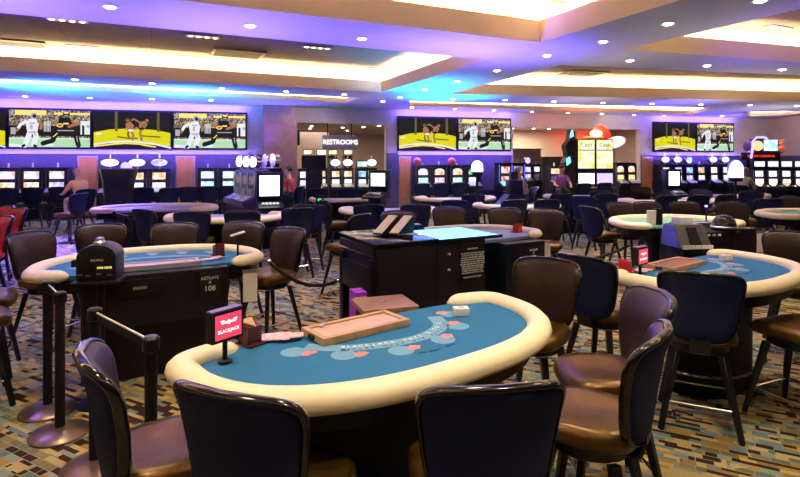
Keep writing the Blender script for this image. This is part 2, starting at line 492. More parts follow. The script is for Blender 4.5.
# ------------------------------------------------------------------ ceiling with recessed coffers
def st(s, t):
    return (0.906 * s - 0.423 * t, 0.423 * s + 0.906 * t)
COFFERS = [
    ([st(-12, 7.95), st(5.5, 8.0), st(5.55, 13.05), st(-12, 13.2)], 4.2, 0.30, E_cove),
    ([st(-6, 0.0), st(5.4, 0.0), st(5.4, 6.5), st(-6, 6.5)], 4.2, 0.34, E_cove),
    ([(3.05, 10.1), (15.4, 12.86), (15.4, 16.87), (1.36, 14.5)], 4.2, 0.30, E_cove),
    ([st(7.0, 0.0), st(14, -1.0), st(14, 5.4), st(7.0, 6.3)], 4.2, 0.30, E_cove2),
    ([st(-10, 14.6), st(5.5, 14.5), st(5.55, 15.85), st(-10, 16.2)], 3.92, 0.14, E_cove2),
    ([(0.3, 16.3), (11.08, 18.45), (11.5, 20.9), (0.33, 17.8)], 3.92, 0.14, E_cove2),
    ([(12.9, 20.0), (15.5, 19.3), (15.5, 21.6), (14.4, 21.9)], 3.92, 0.14, E_cove2),
]
def ccw(p):
    a = sum(p[i][0] * p[(i + 1) % len(p)][1] - p[(i + 1) % len(p)][0] * p[i][1] for i in range(len(p)))
    return p if a > 0 else p[::-1]
def offset(p, d):
    """grow a convex counter-clockwise outline by d"""
    n = len(p); out = []
    for i in range(n):
        a, b, c = Vector(p[i - 1]), Vector(p[i]), Vector(p[(i + 1) % n])
        d1 = (b - a).normalized(); d2 = (c - b).normalized()
        n1 = Vector((d1.y, -d1.x)); n2 = Vector((d2.y, -d2.x))
        k = (n1 + n2); k = k / max(0.2, k.dot(n1))
        out.append(tuple(b + k * d))
    return out
outer = [(-26, -9), (26, -9), (26, 34), (-26, 34)]
loops = [[Vector((x, y, 3.6)) for x, y in outer]] + [[Vector((x, y, 3.6)) for x, y in ccw(p)[::-1]] for p, *_ in COFFERS]
flat = [v for l in loops for v in l]
o = MB().add(flat, [tuple(t) for t in tessellate_polygon(loops)]).build('ceiling', M_soffit, smooth=False); struct(o)
for poly, ztop, lip, em in COFFERS:
    p = ccw(poly); n = len(p)
    root = struct(empty('ceiling_coffer', (0, 0, 0)))
    g = offset(p, 0.04); w = offset(p, 0.34); s = offset(p, 0.16)
    mb = MB()
    def ring(a, za, b, zb, mi=0):
        vs = [(x, y, za) for x, y in a] + [(x, y, zb) for x, y in b]
        mb.add(vs, [(i, (i + 1) % n, n + (i + 1) % n, n + i) for i in range(n)], mi)
    zl = 3.6 + lip
    ring(p, 3.6, p, zl); ring(p, zl, g, zl); ring(g, zl, g, zl - 0.12)
    mb.build('fascia', M_fascia, root, smooth=False)
    mb = MB(); ring(g, zl - 0.12, w, zl - 0.12); ring(w, zl - 0.12, w, ztop)
    mb.build('cove', M_cove, root, smooth=False)
    mb = MB(); mb.add([(x, y, ztop) for x, y in w], [tuple(range(n))])
    mb.build('tray', M_littray if em is E_cove and len(root_names) == 1 else M_tray, root, smooth=False); root_names.append(1)
    mb = MB()
    for i in range(n):
        a, b = s[i], s[(i + 1) % n]
        mb.bar((*a, zl - 0.09), (*b, zl - 0.09), 0.03)
    mb.build('light_strip', em, root, smooth=False)

# ------------------------------------------------------------------ walls
WA = math.radians(14.7)
W0 = (-12.0, 16.0, 0.0)
def wallpt(s, off=0.0, z=0.0):
    """a point on the screen wall: s metres along it, off metres in front of it"""
    return (W0[0] + s * math.cos(WA) + off * math.sin(WA), W0[1] + s * math.sin(WA) - off * math.cos(WA), z)
def wallbox(mb, s0, s1, z0, z1, y0=0.0, y1=0.25, mi=0):
    mb.box(((s0 + s1) / 2, (y0 + y1) / 2, (z0 + z1) / 2), (s1 - s0, y1 - y0, z1 - z0), mi=mi)
mb = MB()
wallbox(mb, -10, 8.765, 0, 3.6); wallbox(mb, 8.765, 11.890, 3.08, 3.6); wallbox(mb, 11.890, 16.850, 0, 3.6)
wallbox(mb, 16.850, 22.514, 3.04, 3.6); wallbox(mb, 22.514, 29.097, 0, 3.6)
struct(mb.build('wall_back', M_wallp, loc=W0, rz=WA, smooth=False))
for k, (a, b) in enumerate(((-10, 7.607), (12.295, 16.767), (22.562, 29.070))):
    mb = MB(); wallbox(mb, a, b, 0, 1.98, -0.06, -0.004)
    struct(mb.build('trim_%d' % (k + 1), M_wain, loc=W0, rz=WA, smooth=False))
    mb = MB(); wallbox(mb, a, b, 1.985, 2.10, -0.16, -0.004)
    struct(mb.build('trim_%d' % (k + 4), M_wallp, loc=W0, rz=WA, smooth=False))
mb = MB(); wallbox(mb, 7.639, 8.732, 0, 2.98, -0.62, -0.004)
wallbox(mb, 7.639, 8.664, 2.98, 3.6, -0.60, -0.004)
struct(mb.build('column', M_stone, loc=W0, rz=WA, bevel=0.01, smooth=False))
mb = MB(); wallbox(mb, 11.926, 12.332, 0, 2.05, -0.10, -0.004)
struct(mb.build('trim_7', M_wain, loc=W0, rz=WA, smooth=False))
# right return wall
mb = MB(); mb.box((16.2, 14.6, 1.8), (0.25, 17.6, 3.6))
struct(mb.build('wall_right', M_wallbeige, smooth=False))
mb = MB(); mb.box((16.04, 14.6, 0.99), (0.06, 17.4, 1.98))
struct(mb.build('trim_8', M_wain, smooth=False))
# hall behind the two openings
mb = MB(); wallbox(mb, 7.379, 25.479, 0, 3.4, 8.0, 8.2)
wallbox(mb, 7.379, 7.444, 0, 3.4, 0.3, 8.0); wallbox(mb, 22.994, 23.091, 0, 3.4, 0.3, 8.0)
struct(mb.build('wall_hall', M_hallwall, loc=W0, rz=WA, smooth=False))
mb = MB(); wallbox(mb, 7.379, 23.091, 3.08, 3.2, 0.26, 8.0)
struct(mb.build('ceiling_hall', M_wallbeige, loc=W0, rz=WA, smooth=False))
mb = MB(); wallbox(mb, 18.009, 19.489, 2.30, 3.07, 2.4, 2.6); wallbox(mb, 19.489, 21.170, 1.95, 3.07, 2.4, 2.6); wallbox(mb, 20.570, 21.170, 0, 1.95, 2.4, 2.6); wallbox(mb, 21.040, 24.829, 0, 3.07, 2.2, 2.39); wallbox(mb, 13.036, 18.009, 0, 3.07, 2.4, 2.6)
struct(mb.build('wall_inner', M_hallwall, loc=W0, rz=WA, smooth=False))
mb = MB(); wallbox(mb, 19.546, 20.632, 0, 1.95, 2.46, 2.58)
struct(mb.build('door_1', M_blackwood, loc=W0, rz=WA, smooth=False))
mb = MB(); wallbox(mb, 8.464, 10.417, 2.3, 3.07, 4.6, 4.7)
struct(mb.build('trim_9', M_wallp, loc=W0, rz=WA, smooth=False))
lamp('AREA', wallpt(9.893, -5.5, 3.0), wallpt(9.893, -5.5, 0), (1.0, 0.72, 0.50), 45, (3, 3))
lamp('AREA', wallpt(11.128, -2.0, 3.0), wallpt(11.128, -2.0, 0), (1.0, 0.72, 0.42), 40, (2, 2))
lamp('AREA', wallpt(17.777, -1.2, 3.0), wallpt(17.777, -1.2, 0), (1.0, 0.78, 0.55), 110, (3, 1))
lamp('AREA', wallpt(17.564, -5.2, 3.0), wallpt(17.564, -5.2, 0), (0.8, 0.6, 0.7), 50, (3, 2))
lamp('SPOT', wallpt(21.105, -1.2, 2.2), wallpt(20.920, -2.2, 2.9), (1.0, 0.10, 0.04), 45, 0.2, 110)

# ------------------------------------------------------------------ ceiling downlights
def make_downlight():
    t = thing('ceiling_downlight', 'x', 'light')
    MB().lathe([(0.062, 0.0), (0.085, -0.004), (0.092, -0.010), (0.085, -0.015), (0.066, -0.012)], 20).build('trim_ring', M_white, t)
    MB().lathe([(0.061, -0.010), (0.056, -0.020), (0.036, -0.028), (0.001, -0.032)], 16).build('bulb', E_bulb, t)
    return t
DL = make_downlight()
_first = [True]
def downlight(x, y, label, group, watts=70, z=3.6):
    if _first[0]:
        o = DL; _first[0] = False
        o.location = (x, y, z); o['label'] = label; o['group'] = group
    else:
        o = dup(DL, (x, y, z), 0, label, group)
    if watts:
        d = bpy.data.lights.new('downlight_beam', 'SPOT'); d.energy = watts * 0.75; d.color = (1.0, 0.80, 0.55)
        d.spot_size = math.radians(105); d.spot_blend = 0.8; d.shadow_soft_size = 0.06
        l = bpy.data.objects.new('downlight_beam', d); l.location = (x, y, z - 0.04); C.objects.link(l)
ORD = ['first', 'second', 'third', 'fourth', 'fifth', 'sixth', 'seventh', 'eighth', 'ninth', 'tenth']
GROUPS = [
    ('in the wide violet beam before the brown coffer', [(-3.390, 6.230), (-2.000, 7.107), (-0.561, 7.864)], 150),
    ('in the grey beam round the cream coffer corner', [(2.520, 9.137), (3.071, 8.062), (3.521, 7.003), (4.050, 5.996)], 150),
    ('in the cyan cross beam between the coffers', [(0.000, 15.229), (0.634, 13.513), (1.299, 12.144), (1.940, 10.660)], 90),
    ('in the violet beam below the dark corner coffer', [(4.140, 9.594), (5.817, 10.099), (7.556, 10.543)], 110),
    ('in the cyan beam over the long video wall', [(-7.222, 11.844), (-5.797, 12.460), (-4.450, 13.325), (-2.974, 13.904), (-1.527, 14.536), (-0.519, 16.261)], 70),
    ('in the strip atop the long video wall', [(-10.547, 14.991), (-8.900, 15.301), (-7.259, 15.600), (-5.651, 15.937)], 40),
    ('in the band behind the wide warm coffer', [(1.551, 15.600), (3.124, 15.858), (4.698, 16.261), (6.355, 16.685), (8.000, 16.921), (9.675, 17.132), (11.372, 17.318), (13.112, 17.604)], 60),
    ('in the strip above the two-screen wall', [(0.408, 18.102), (1.926, 18.665), (3.384, 19.188), (4.879, 19.700), (6.366, 20.198), (7.836, 20.677), (9.278, 21.132), (10.727, 21.657)], 40),
    ('by the far corner over the last screens', [(13.025, 21.560), (15.087, 23.174), (13.463, 19.988), (16.821, 24.166)], 40),
]
for where, pts, w in GROUPS:
    for k, (x, y) in enumerate(pts):
        downlight(x, y, 'ceiling downlight %s, %s from the left' % (where, ORD[k]), 'round downlights in the soffits', w)
for k, (s, off) in enumerate(((9.479, -3.0), (9.410, -1.6), (10.664, -2.2), (11.380, -1.6), (11.816, -0.8), (11.164, -4.2), (9.754, -5.4))):
    x, y, _ = wallpt(s, off)
    downlight(x, y, 'small hall downlight beyond the restrooms sign, %s of the scatter' % ORD[k], 'downlights in the hall ceilings', 8, 3.08)
for k, s in enumerate((17.269, 18.205, 18.900)):
    x, y, _ = wallpt(s, -0.9)
    downlight(x, y, 'small hall downlight beside the big yellow machines, %s from the left' % ORD[k], 'downlights in the hall ceilings', 12, 3.08)

# clusters of four small lamps in the coffer trays
def make_cluster():
    t = thing('ceiling_light_cluster', 'x', 'light')
    MB().box((0, 0, -0.01), (0.62, 0.16, 0.02)).build('plate', M_bronze, t, bevel=0.004)
    for i in range(4):
        MB().lathe([(0.001, -0.030), (0.035, -0.030), (0.045, -0.02), (0.045, -0.018), (0.001, -0.018)], 12, (-0.225 + 0.15 * i, 0, 0)).build('bulb', E_small, t)
    return t
CL = make_cluster(); cl_used = False
def fill_cluster_beam(x, y, z, watts):
    d = bpy.data.lights.new('fill_cluster_beam', 'SPOT'); d.energy = watts; d.color = (1.0, 0.84, 0.60)
    d.spot_size = math.radians(96); d.spot_blend = 0.7; d.shadow_soft_size = 0.16
    l = bpy.data.objects.new('fill_cluster_beam', d); l.location = (x, y, z - 0.06); C.objects.link(l)
for zt, lab, pts in (
    (4.2, 'four small lamps on the brown coffer ceiling', [(-5.688, 9.105), (-3.813, 10.316), (-1.763, 11.320), (-6.674, 11.221), (-4.823, 12.359), (-2.675, 13.325), (-0.577, 13.980)]),
    (4.2, 'cluster of four small lamps on the cream coffer ceiling', [(2.182, 8.020), (-2.2, 3.9), (0.4, 3.0), (2.4, 3.6), (-1.6, 1.6), (1.4, 1.2)]),  # all but the first cluster are unseen, added to brighten the foreground
    (4.2, 'cluster of four small lamps on the dark corner coffer ceiling', [(6.839, 9.618)]),
    (4.2, 'cluster of four small lamps in the wide warm coffer', [(4.211, 15.696), (6.581, 16.091), (9.008, 16.442), (11.413, 16.898)]),
):
    for k, (x, y) in enumerate(pts):
        if len(pts) == 6 and k: fill_cluster_beam(x, y, zt, 140)
        l = lab + (', %s of them' % ORD[k] if len(pts) > 1 else '')
        if k < 3 and len(pts) == 7: l = lab + ', %s in front' % ORD[k]
        elif len(pts) == 7: l = lab + ', %s nearer the cove' % ORD[k - 3]
        if not cl_used:
            CL.location = (x, y, zt); CL.rotation_euler.z = math.radians(25); CL['label'] = l; CL['group'] = 'small lamp clusters'; cl_used = True
        else:
            dup(CL, (x, y, zt), math.radians(25 if len(pts) != 4 else 12), l, 'small lamp clusters')
# air vents
for k, (x, y, r, l) in enumerate(((-3.634, 11.955, 25, 'dark square air vent in the brown coffer ceiling'), (5.021, 14.703, 12, 'dark air vent at the near edge of the wide warm coffer'), (-7.877, 10.933, 25, 'dark air vent near the end of the brown coffer ceiling'))):
    t = thing('air_vent', l, 'vent', (x, y, 4.2), math.radians(r), 'ceiling air vents')
    MB().box((0, 0, -0.012), (1.0, 0.75, 0.024)).build('backing', M_blackm, t)
    fr = MB()
    for sx, sy, w, d in ((0, -.39, 1.1, .06), (0, .39, 1.1, .06), (-.53, 0, .06, .84), (.53, 0, .06, .84)):
        fr.box((sx, sy, -0.02), (w, d, 0.04))
    fr.build('frame', M_grey, t)
    sl = MB()
    for i in range(7):
        sl.box((0, -0.3 + 0.1 * i, -0.03), (1.0, 0.03, 0.02))
    sl.build('slats', M_grey, t)

# ------------------------------------------------------------------ casino stools with backs
def back_point(u, v, depth=0.0):
    """the curved backrest: u across -1..1, v up -1..1; depth moves towards the sitter"""
    w = 0.185 + 0.075 * ((v + 1) / 2) ** 0.8
    x = u * w
    k = (v + 1) / 2
    y = -0.225 - 0.055 * k - 0.055 * max(0, k - 0.55) ** 2 * 4 + 0.075 * (u * u) * (0.55 + 0.45 * k)
    z = 0.610 + 0.452 * k + 0.018 * (1 - u * u) * (v > 0) * k
    return Vector((x, y + depth, z))

def outline(n=48, e=4.2, top=7.0):
    pts = []
    for i in range(n):
        t = 2 * PI * i / n
        c, s = math.cos(t), math.sin(t)
        q = e if s < 0 else max(e, top)
        pts.append((math.copysign(abs(c) ** (2 / q), c), math.copysign(abs(s) ** (2 / q), s)))
    return pts

def back_pad(front, scale, bulge, base):
    """a domed panel following the back, front or rear side"""
    mb = MB(); ol = outline(); rings = [1.0, 0.96, 0.85, 0.65, 0.4, 0.18]
    vs = []
    for k, r in enumerate(rings):
        hgt = bulge * math.sqrt(max(0, 1 - (r * 0.995) ** 6)) if k else 0
        for (u, v) in ol:
            vs.append(back_point(u * scale * r, v * scale * r, (base + hgt) * (1 if front else -1)))
    vs.append(back_point(0, 0, (base + bulge) * (1 if front else -1)))
    n = len(ol); fs = []
    for k in range(len(rings) - 1):
        for i in range(n):
            j = (i + 1) % n
            fs.append((k * n + i, k * n + j, (k + 1) * n + j, (k + 1) * n + i))
    c = len(vs) - 1; k = len(rings) - 1
    for i in range(n):
        fs.append((k * n + i, k * n + (i + 1) % n, c))
    return mb.add(vs, fs)

def make_stool(front_mat, name='casino_stool'):
    t = thing(name, 'x', 'chair')
    # seat cushion: waterfall block with rounded plan
    mb = MB(); ol = outline(40, 3.6, 3.6)
    prof = [(0.86, 0.585), (0.97, 0.595), (1.0, 0.618), (0.985, 0.645), (0.92, 0.662), (0.75, 0.668), (0.5, 0.664), (0.25, 0.660), (0.05, 0.659)]
    vs = []
    for r, z in prof:
        for (u, v) in ol:
            y = v * r * 0.235 + 0.01
            dz = -0.018 * max(0, v * r) ** 3 + 0.012 * (u * r) ** 2 * (z > 0.65)
            vs.append((u * r * (0.235 + 0.012 * v * r), y, z + dz))
    n = len(ol); fs = [(k * n + i, k * n + (i + 1) % n, (k + 1) * n + (i + 1) % n, (k + 1) * n + i) for k in range(len(prof) - 1) for i in range(n)]
    fs += [tuple(range(n)), tuple(range((len(prof) - 1) * n, len(prof) * n))]
    mb.add(vs, fs).build('seat', front_mat, t, angle=60)
    MB().lathe([(0.17, 0.515), (0.185, 0.525), (0.185, 0.575), (0.16, 0.586)], 20).build('swivel_plate', M_blackwood, t)
    for sx in (-1, 1):
        for sy in (-1, 1):
            MB().bar((sx * 0.135, sy * 0.135, 0.52), (sx * 0.232, sy * 0.232, 0.0), 0.046, 0.030).build('leg', M_blackwood, t, bevel=0.004, seg=1)
    r = 0.198
    ring = MB()
    pts = [(-r, -r, .185), (r, -r, .185), (r, r, .185), (-r, r, .185)]
    for i in range(4):
        ring.cyl(pts[i], pts[(i + 1) % 4], 0.0095, n=8)
    ring.build('footrest', M_chrome, t)
    back_pad(True, 0.985, 0.030, 0.016).build('backrest', M_vinyl_dim if front_mat is M_vinyl else front_mat, t, angle=60)
    back_pad(False, 0.965, 0.016, 0.016).build('back_shell', M_navy, t, angle=60)
    # lacquered rim, thicker along the top
    ol = outline(60); path = [back_point(u, v) for u, v in ol]
    mb = MB(); vs = []; k = len(path); m = 10
    for i in range(k):
        d = (path[(i + 1) % k] - path[i - 1]).normalized()
        f = Vector((0, 1, 0)); a = d.cross(f).normalized()
        top = max(0, ol[i][1]) ** 2
        w, h = 0.006 + 0.007 * top, 0.022
        for j in range(m):
            q = 2 * PI * j / m
            vs.append(path[i] + a * (w * math.cos(q)) + f * (h * math.sin(q)))
    fs = [(i * m + j, i * m + (j + 1) % m, ((i + 1) % k) * m + (j + 1) % m, ((i + 1) % k) * m + j) for i in range(k) for j in range(m)]
    mb.add(vs, fs).build('back_rim', M_lacq, t, angle=70)
    mb = MB()
    pth = [(0, 0.02, 0.530), (0, -0.17, 0.525), (0, -0.225, 0.545), (0, -0.245, 0.60), (0, -0.245, 0.67)]
    for i in range(len(pth) - 1):
        a, b = Vector(pth[i]), Vector(pth[i + 1])
        d = (b - a).normalized(); nn = Vector((0, -d.z, d.y))
        w = 0.06; h = 0.007
        vs = [p + Vector((sx * w, 0, 0)) + nn * (sy * h) for p in (a, b + d * 0.006) for sx, sy in ((-1, -1), (1, -1), (1, 1), (-1, 1))]
        mb.add(vs, [(0, 3, 2, 1), (4, 5, 6, 7), (0, 1, 5, 4), (1, 2, 6, 5), (2, 3, 7, 6), (3, 0, 4, 7)])
    mb.build('back_bracket', M_blackwood, t, smooth=False)
    return t

STOOL = make_stool(M_vinyl)
RSTOOL = make_stool(M_red, 'red_stool')
_su = {'b': False, 'r': False}
def stool(x, y, f, label, group, red=False):
    """f: the way the sitter faces, degrees from +x"""
    key = 'r' if red else 'b'; src = RSTOOL if red else STOOL
    rz = math.radians(f - 90)
    if not _su[key]:
        _su[key] = True
        src.location = (x, y, 0); src.rotation_euler = (0, 0, rz); src['label'] = label; src['group'] = group
        return src
    return dup(src, (x, y, 0), rz, label, group)

G1 = 'stools at the front blackjack table'
stool(-0.918, 2.149, 32, 'brown-seated stool at the rounded end of the front blackjack table, beside the black posts', G1)
stool(-0.436, 1.938, 68, 'dark-backed stool seen from behind, beside the red display on the front table', G1)
stool(0.271, 1.997, 98, 'dark-backed stool seen from behind, at the plain long front of the cream rail', G1)
stool(0.861, 2.425, 146, 'brown stool in side view, nearest of two at the right end of the front table', G1)
stool(1.113, 2.907, 180, 'brown stool half hidden behind another, at the right end of the front table', G1)
stool(0.906, 3.640, 232, 'brown stool facing us across the far right corner of the front table', G1)
G2 = 'stools at the second blue blackjack table'
stool(1.587, 4.185, 38, 'dark stool turned away between the front table and the second blue table', G2)
stool(2.052, 3.670, 64, 'dark stool with its back to us, before the cream rail of the second blue table', G2)
stool(2.765, 3.694, 114, 'brown stool cut by the edge, before the second blue table', G2)
stool(3.761, 5.076, 238, 'brown stool facing us behind the far end of the second blue table', G2)
G3 = 'stools at the table numbered 108'
stool(-3.52, 4.48, 28, 'blue-lit stool beside the rounded end of table 108, behind the nearer one', G3)
stool(-3.16, 3.92, 42, 'blue-lit stool with its footrest bar behind the belt posts, nearest at table 108', G3)
stool(-3.429, 5.222, -15, 'brown stool facing us behind the left rounded end of table 108', G3)
stool(-3.240, 5.718, -68, 'brown stool facing us behind the black card shuffler of table 108', G3)
stool(-2.482, 5.802, -75, 'brown stool facing us behind the chip tray of table 108', G3)
stool(-1.830, 5.893, -98, 'brown stool facing us behind the card reader at table 108', G3)
stool(-1.319, 5.414, -128, 'brown stool turned half round past the right end of table 108', G3)
G4 = 'red stools along the left edge'
stool(-6.232, 8.046, 238, 'red stool against the picture edge, farthest of three', G4, True)
stool(-5.762, 7.646, 238, 'red stool nearest the open carpet, of three', G4, True)
stool(-5.160, 6.546, 238, 'red stool against the picture edge, nearest of three', G4, True)
G5 = 'stools at the lit-top table'
stool(-0.018, 7.225, -88, 'brown stool facing us behind the tilted cream panels of the dealer stand', G5)
stool(0.761, 7.866, -85, 'brown stool facing us behind the cyan glare on the table top', G5)
stool(1.550, 7.695, -92, 'brown stool facing us behind the red cup on the lit-top table', G5)
stool(2.016, 7.415, -108, 'brown stool facing us at the rounded right end of the lit-top table', G5)
stool(-0.740, 7.257, 150, 'stool seen from the side with a bright rim, behind the dealer stand', G5)
G6 = 'stools at the pale tables left of the middle'
stool(-3.630, 8.010, 60, 'dark stool with its back to us beside the short belt post', G6)
stool(-2.941, 7.706, 96, 'dark stool with its back to us before the long pale table', G6)
stool(-2.269, 7.812, 96, 'dark stool with its back to us before the end of the pale table', G6)
stool(-1.619, 8.282, 110, 'dark stool with its back to us just past the pale table tip', G6)
stool(-1.520, 8.895, 100, 'dark stool standing behind the one past the pale table tip', G6)
stool(-1.133, 9.727, 25, 'dark stool with long visible legs in the open aisle', G6)
stool(-0.526, 8.870, 96, 'dark stool with its back to us before the middle table', G6)
stool(0.230, 8.950, 96, 'dark stool with its back to us at the tip of the middle table', G6)
stool(-7.157, 11.552, 170, 'dark stool with a bright rim beside the man at the machines', G6)
G7 = 'stools at the far middle tables'
stool(0.954, 9.799, 95, 'dark stool behind the brown one at the cyan top', G7)
stool(1.529, 11.499, 95, 'dark stool beyond the cyan top, left of the white arch post', G7)
stool(2.037, 9.903, 100, 'dark stool with its back to us, right of the white arch post', G7)
stool(2.654, 9.976, 100, 'dark stool with its back to us, before the far cream tables', G7)
stool(3.430, 11.599, 95, 'dark stool with its back to us before the big yellow machines', G7)
stool(3.789, 10.860, 60, 'dark stool with visible legs beside the open aisle', G7)
stool(3.176, 8.353, 20, 'dark blue-lit stool at the rounded left end of the green table', G7)
stool(4.610, 12.627, 100, 'small dark stool at the far cream table under the yellow machines', G7)
G8 = 'stools at the green table'
stool(3.733, 8.705, -80, 'brown stool facing us behind the left end of the green table', G8)
stool(4.239, 8.900, -88, 'brown stool facing us behind the white card on the green table', G8)
stool(4.874, 8.900, -92, 'brown stool facing us behind the chip tray of the green table', G8)
stool(5.539, 8.822, -112, 'brown stool facing us behind the black dome of the green table', G8)
stool(6.925, 10.195, 80, 'dark blue stool with its back to us, past the green table', G8)
stool(7.713, 10.318, -110, 'brown stool near the far right edge behind the cream table', G8)
G9 = 'stools in the far right rows'
stool(4.454, 11.699, 85, 'dark stool in the row behind the green table, first from the left', G9)
stool(5.402, 11.093, 100, 'dark stool in the row behind the green table, second from the left', G9)
stool(6.075, 11.135, 100, 'dark stool in the row behind the green table, third from the left', G9)
stool(6.716, 11.361, 110, 'dark stool in the row behind the green table, fourth from the left', G9)
stool(8.160, 12.482, 70, 'dark stool in the row behind the green table, fifth from the left', G9)
stool(7.265, 12.705, -100, 'brown stool behind the far table under the last screens', G9)
stool(9.697, 13.895, 80, 'dark stool before the arch-topped machine bank at the right wall', G9)
stool(6.368, 13.901, -95, 'brown stool behind the far table under the wood panel', G9)
G10 = 'stools at the wall machines'
for px_, (x, y, f), l in (
    (0, (-10.205, 13.990, 105), 'dark stool before the first pink-screen machine from the left'),
    (0, (-9.701, 14.190, 105), 'dark stool before the second pink-screen machine from the left'),
    (0, (-9.189, 14.490, 105), 'dark stool before the third pink-screen machine from the left'),
    (0, (-6.127, 14.046, 125), 'blue-lit stool before the oval-topped machines at the wood panel'),
    (0, (-5.726, 14.490, 105), 'dark stool before the second wood panel'),
    (0, (-6.828, 14.290, 105), 'dark stool before the middle oval-topped machine'),
    (0, (-5.337, 14.890, 105), 'dark stool before the first cyan-screen machine'),
    (0, (-4.854, 15.090, 105), 'dark stool before the second cyan-screen machine'),
    (0, (0.621, 16.490, 105), 'dark stool before the first machine under the two-screen wall'),
    (0, (1.223, 16.790, 105), 'dark stool before the second machine under the two-screen wall'),
    (0, (1.814, 17.090, 105), 'dark stool before the third machine under the two-screen wall'),
    (0, (2.020, 13.290, 105), 'dark blue stool before the blue-lit machine bank'),
    (0, (8.996, 18.890, 105), 'dark stool before the first machine beneath the last screens'),
    (0, (10.795, 19.290, 105), 'dark stool before the far machines beside the blue arch sign'),
    (0, (5.675, 16.795, 100), 'dark stool before the big yellow machines, first from the left'),
    (0, (6.441, 17.095, 100), 'dark stool before the big yellow machines, second from the left'),
    (0, (-2.114, 13.695, 100), 'dark stool before the machines below the restrooms sign'),
    (0, (-1.353, 13.895, 100), 'dark stool before the oval-topped machines beyond the opening'),
):
    stool(x, y, f, l, G10)

# ------------------------------------------------------------------ gaming tables
def d_outline(hw=0.95, y0=0.36, up=0.80, dn=0.36, e1=2.35, e2=2.6, n=72, inset=0.0):
    """closed D outline, players' side +y, dealer's side near y = 0; counter-clockwise from +x"""
    pts = []
    for i in range(n):
        t = 2 * PI * i / n
        c, s = math.cos(t), math.sin(t)
        e = e1 if s >= 0 else e2
        b = (up if s >= 0 else dn) - inset
        pts.append(((hw - inset) * math.copysign(abs(c) ** (2 / e), c), y0 + b * math.copysign(abs(s) ** (2 / e), s)))
    return pts
def rail_path(hw, up, end, inset, z, e1=2.35, y0=0.36):
    """from one dealer-side end round the players' arc to the other end"""
    full = d_outline(hw, y0, up, y0, n=120, inset=inset, e1=e1)
    k = 120
    order = [full[(i + 90) % k] for i in range(k)]       # starts at the dealer middle, going to +x
    return [Vector((x, y, z)) for x, y in order if y > y0 or abs(x) > end]

def scale_poly(p, sx, sy, cy=0.42):
    return [(x * sx, cy + (y - cy) * sy) for x, y in p]

MARK_L = [(-0.62, 0.42), (-0.40, 0.60), (-0.13, 0.70), (0.15, 0.71), (0.42, 0.62), (0.62, 0.46)]
def make_table(name, label, cat, loc, rz, felt=None, marks=None, hw=0.95, up=0.80, end=0.58, group=None, footrail=True, e1=2.35, y0=0.36):
    t = thing(name, label, cat, loc, rz, group)
    prof = [(-0.064, 0.0), (-0.058, 0.030), (-0.034, 0.050), (0.0, 0.056), (0.036, 0.048), (0.060, 0.026), (0.068, -0.004), (0.060, -0.024), (0.040, -0.036), (-0.03, -0.038), (-0.062, -0.022)]
    path = rail_path(hw, up, end, 0.08, 0.90, e1, y0)
    n = len(path); sc = []
    for i in range(n):
        d = min(i, n - 1 - i)
        sc.append([0.30, 0.72, 0.92][d] if d < 3 else 1.0)
    MB().sweep(path, prof, scales=sc).build('rail', M_cream, t, angle=70)
    fl = MB().prism(d_outline(hw, y0, up, y0, inset=0.09, e1=e1), 0.872, 0.905)
    mats = [felt or M_felt]
    if marks:
        mats += [M_feltl, M_pinkp, M_whitep, M_darkp]
        marks(fl)
    fl.build('felt', mats, t, smooth=False)
    MB().prism(d_outline(hw, y0, up, y0, inset=0.12, e1=e1), 0.76, 0.871).build('apron', M_black, t, smooth=False)
    MB().prism(scale_poly(d_outline(hw, up=up, inset=0.2), 0.60, 0.50), 0.0, 0.76).build('pedestal', M_blackm, t, smooth=False)
    if footrail:
        p = [Vector((x, y, 0.2)) for x, y in scale_poly(d_outline(hw, up=up, inset=0.2), 0.72, 0.66) if y > 0.40]
        fr = MB().tube(p, 0.014, 8)
        for i in (2, len(p) // 2, len(p) - 3):
            q = p[i]; fr.cyl(q, (q.x * 0.7, 0.42 + (q.y - 0.42) * 0.70, 0.2), 0.011, n=8)
        fr.build('foot_rail', M_chrome, t)
    return t

def band(fl, pts, w, z, mi):
    P = [Vector((x, y)) for x, y in pts]
    # smooth by Catmull-Rom
    Q = []
    for i in range(len(P) - 1):
        p0, p1, p2, p3 = P[max(i - 1, 0)], P[i], P[i + 1], P[min(i + 2, len(P) - 1)]
        for k in range(8):
            u = k / 8
            Q.append(0.5 * ((2 * p1) + (p2 - p0) * u + (2 * p0 - 5 * p1 + 4 * p2 - p3) * u * u + (3 * p1 - p0 - 3 * p2 + p3) * u ** 3))
    Q.append(P[-1])
    vs = []
    for i, q in enumerate(Q):
        d = (Q[min(i + 1, len(Q) - 1)] - Q[max(i - 1, 0)]).normalized(); nn = Vector((-d.y, d.x))
        vs += [(*(q + nn * w / 2), z), (*(q - nn * w / 2), z)]
    fl.add(vs, [(2 * i, 2 * i + 1, 2 * i + 3, 2 * i + 2) for i in range(len(Q) - 1)], mi)
    return Q

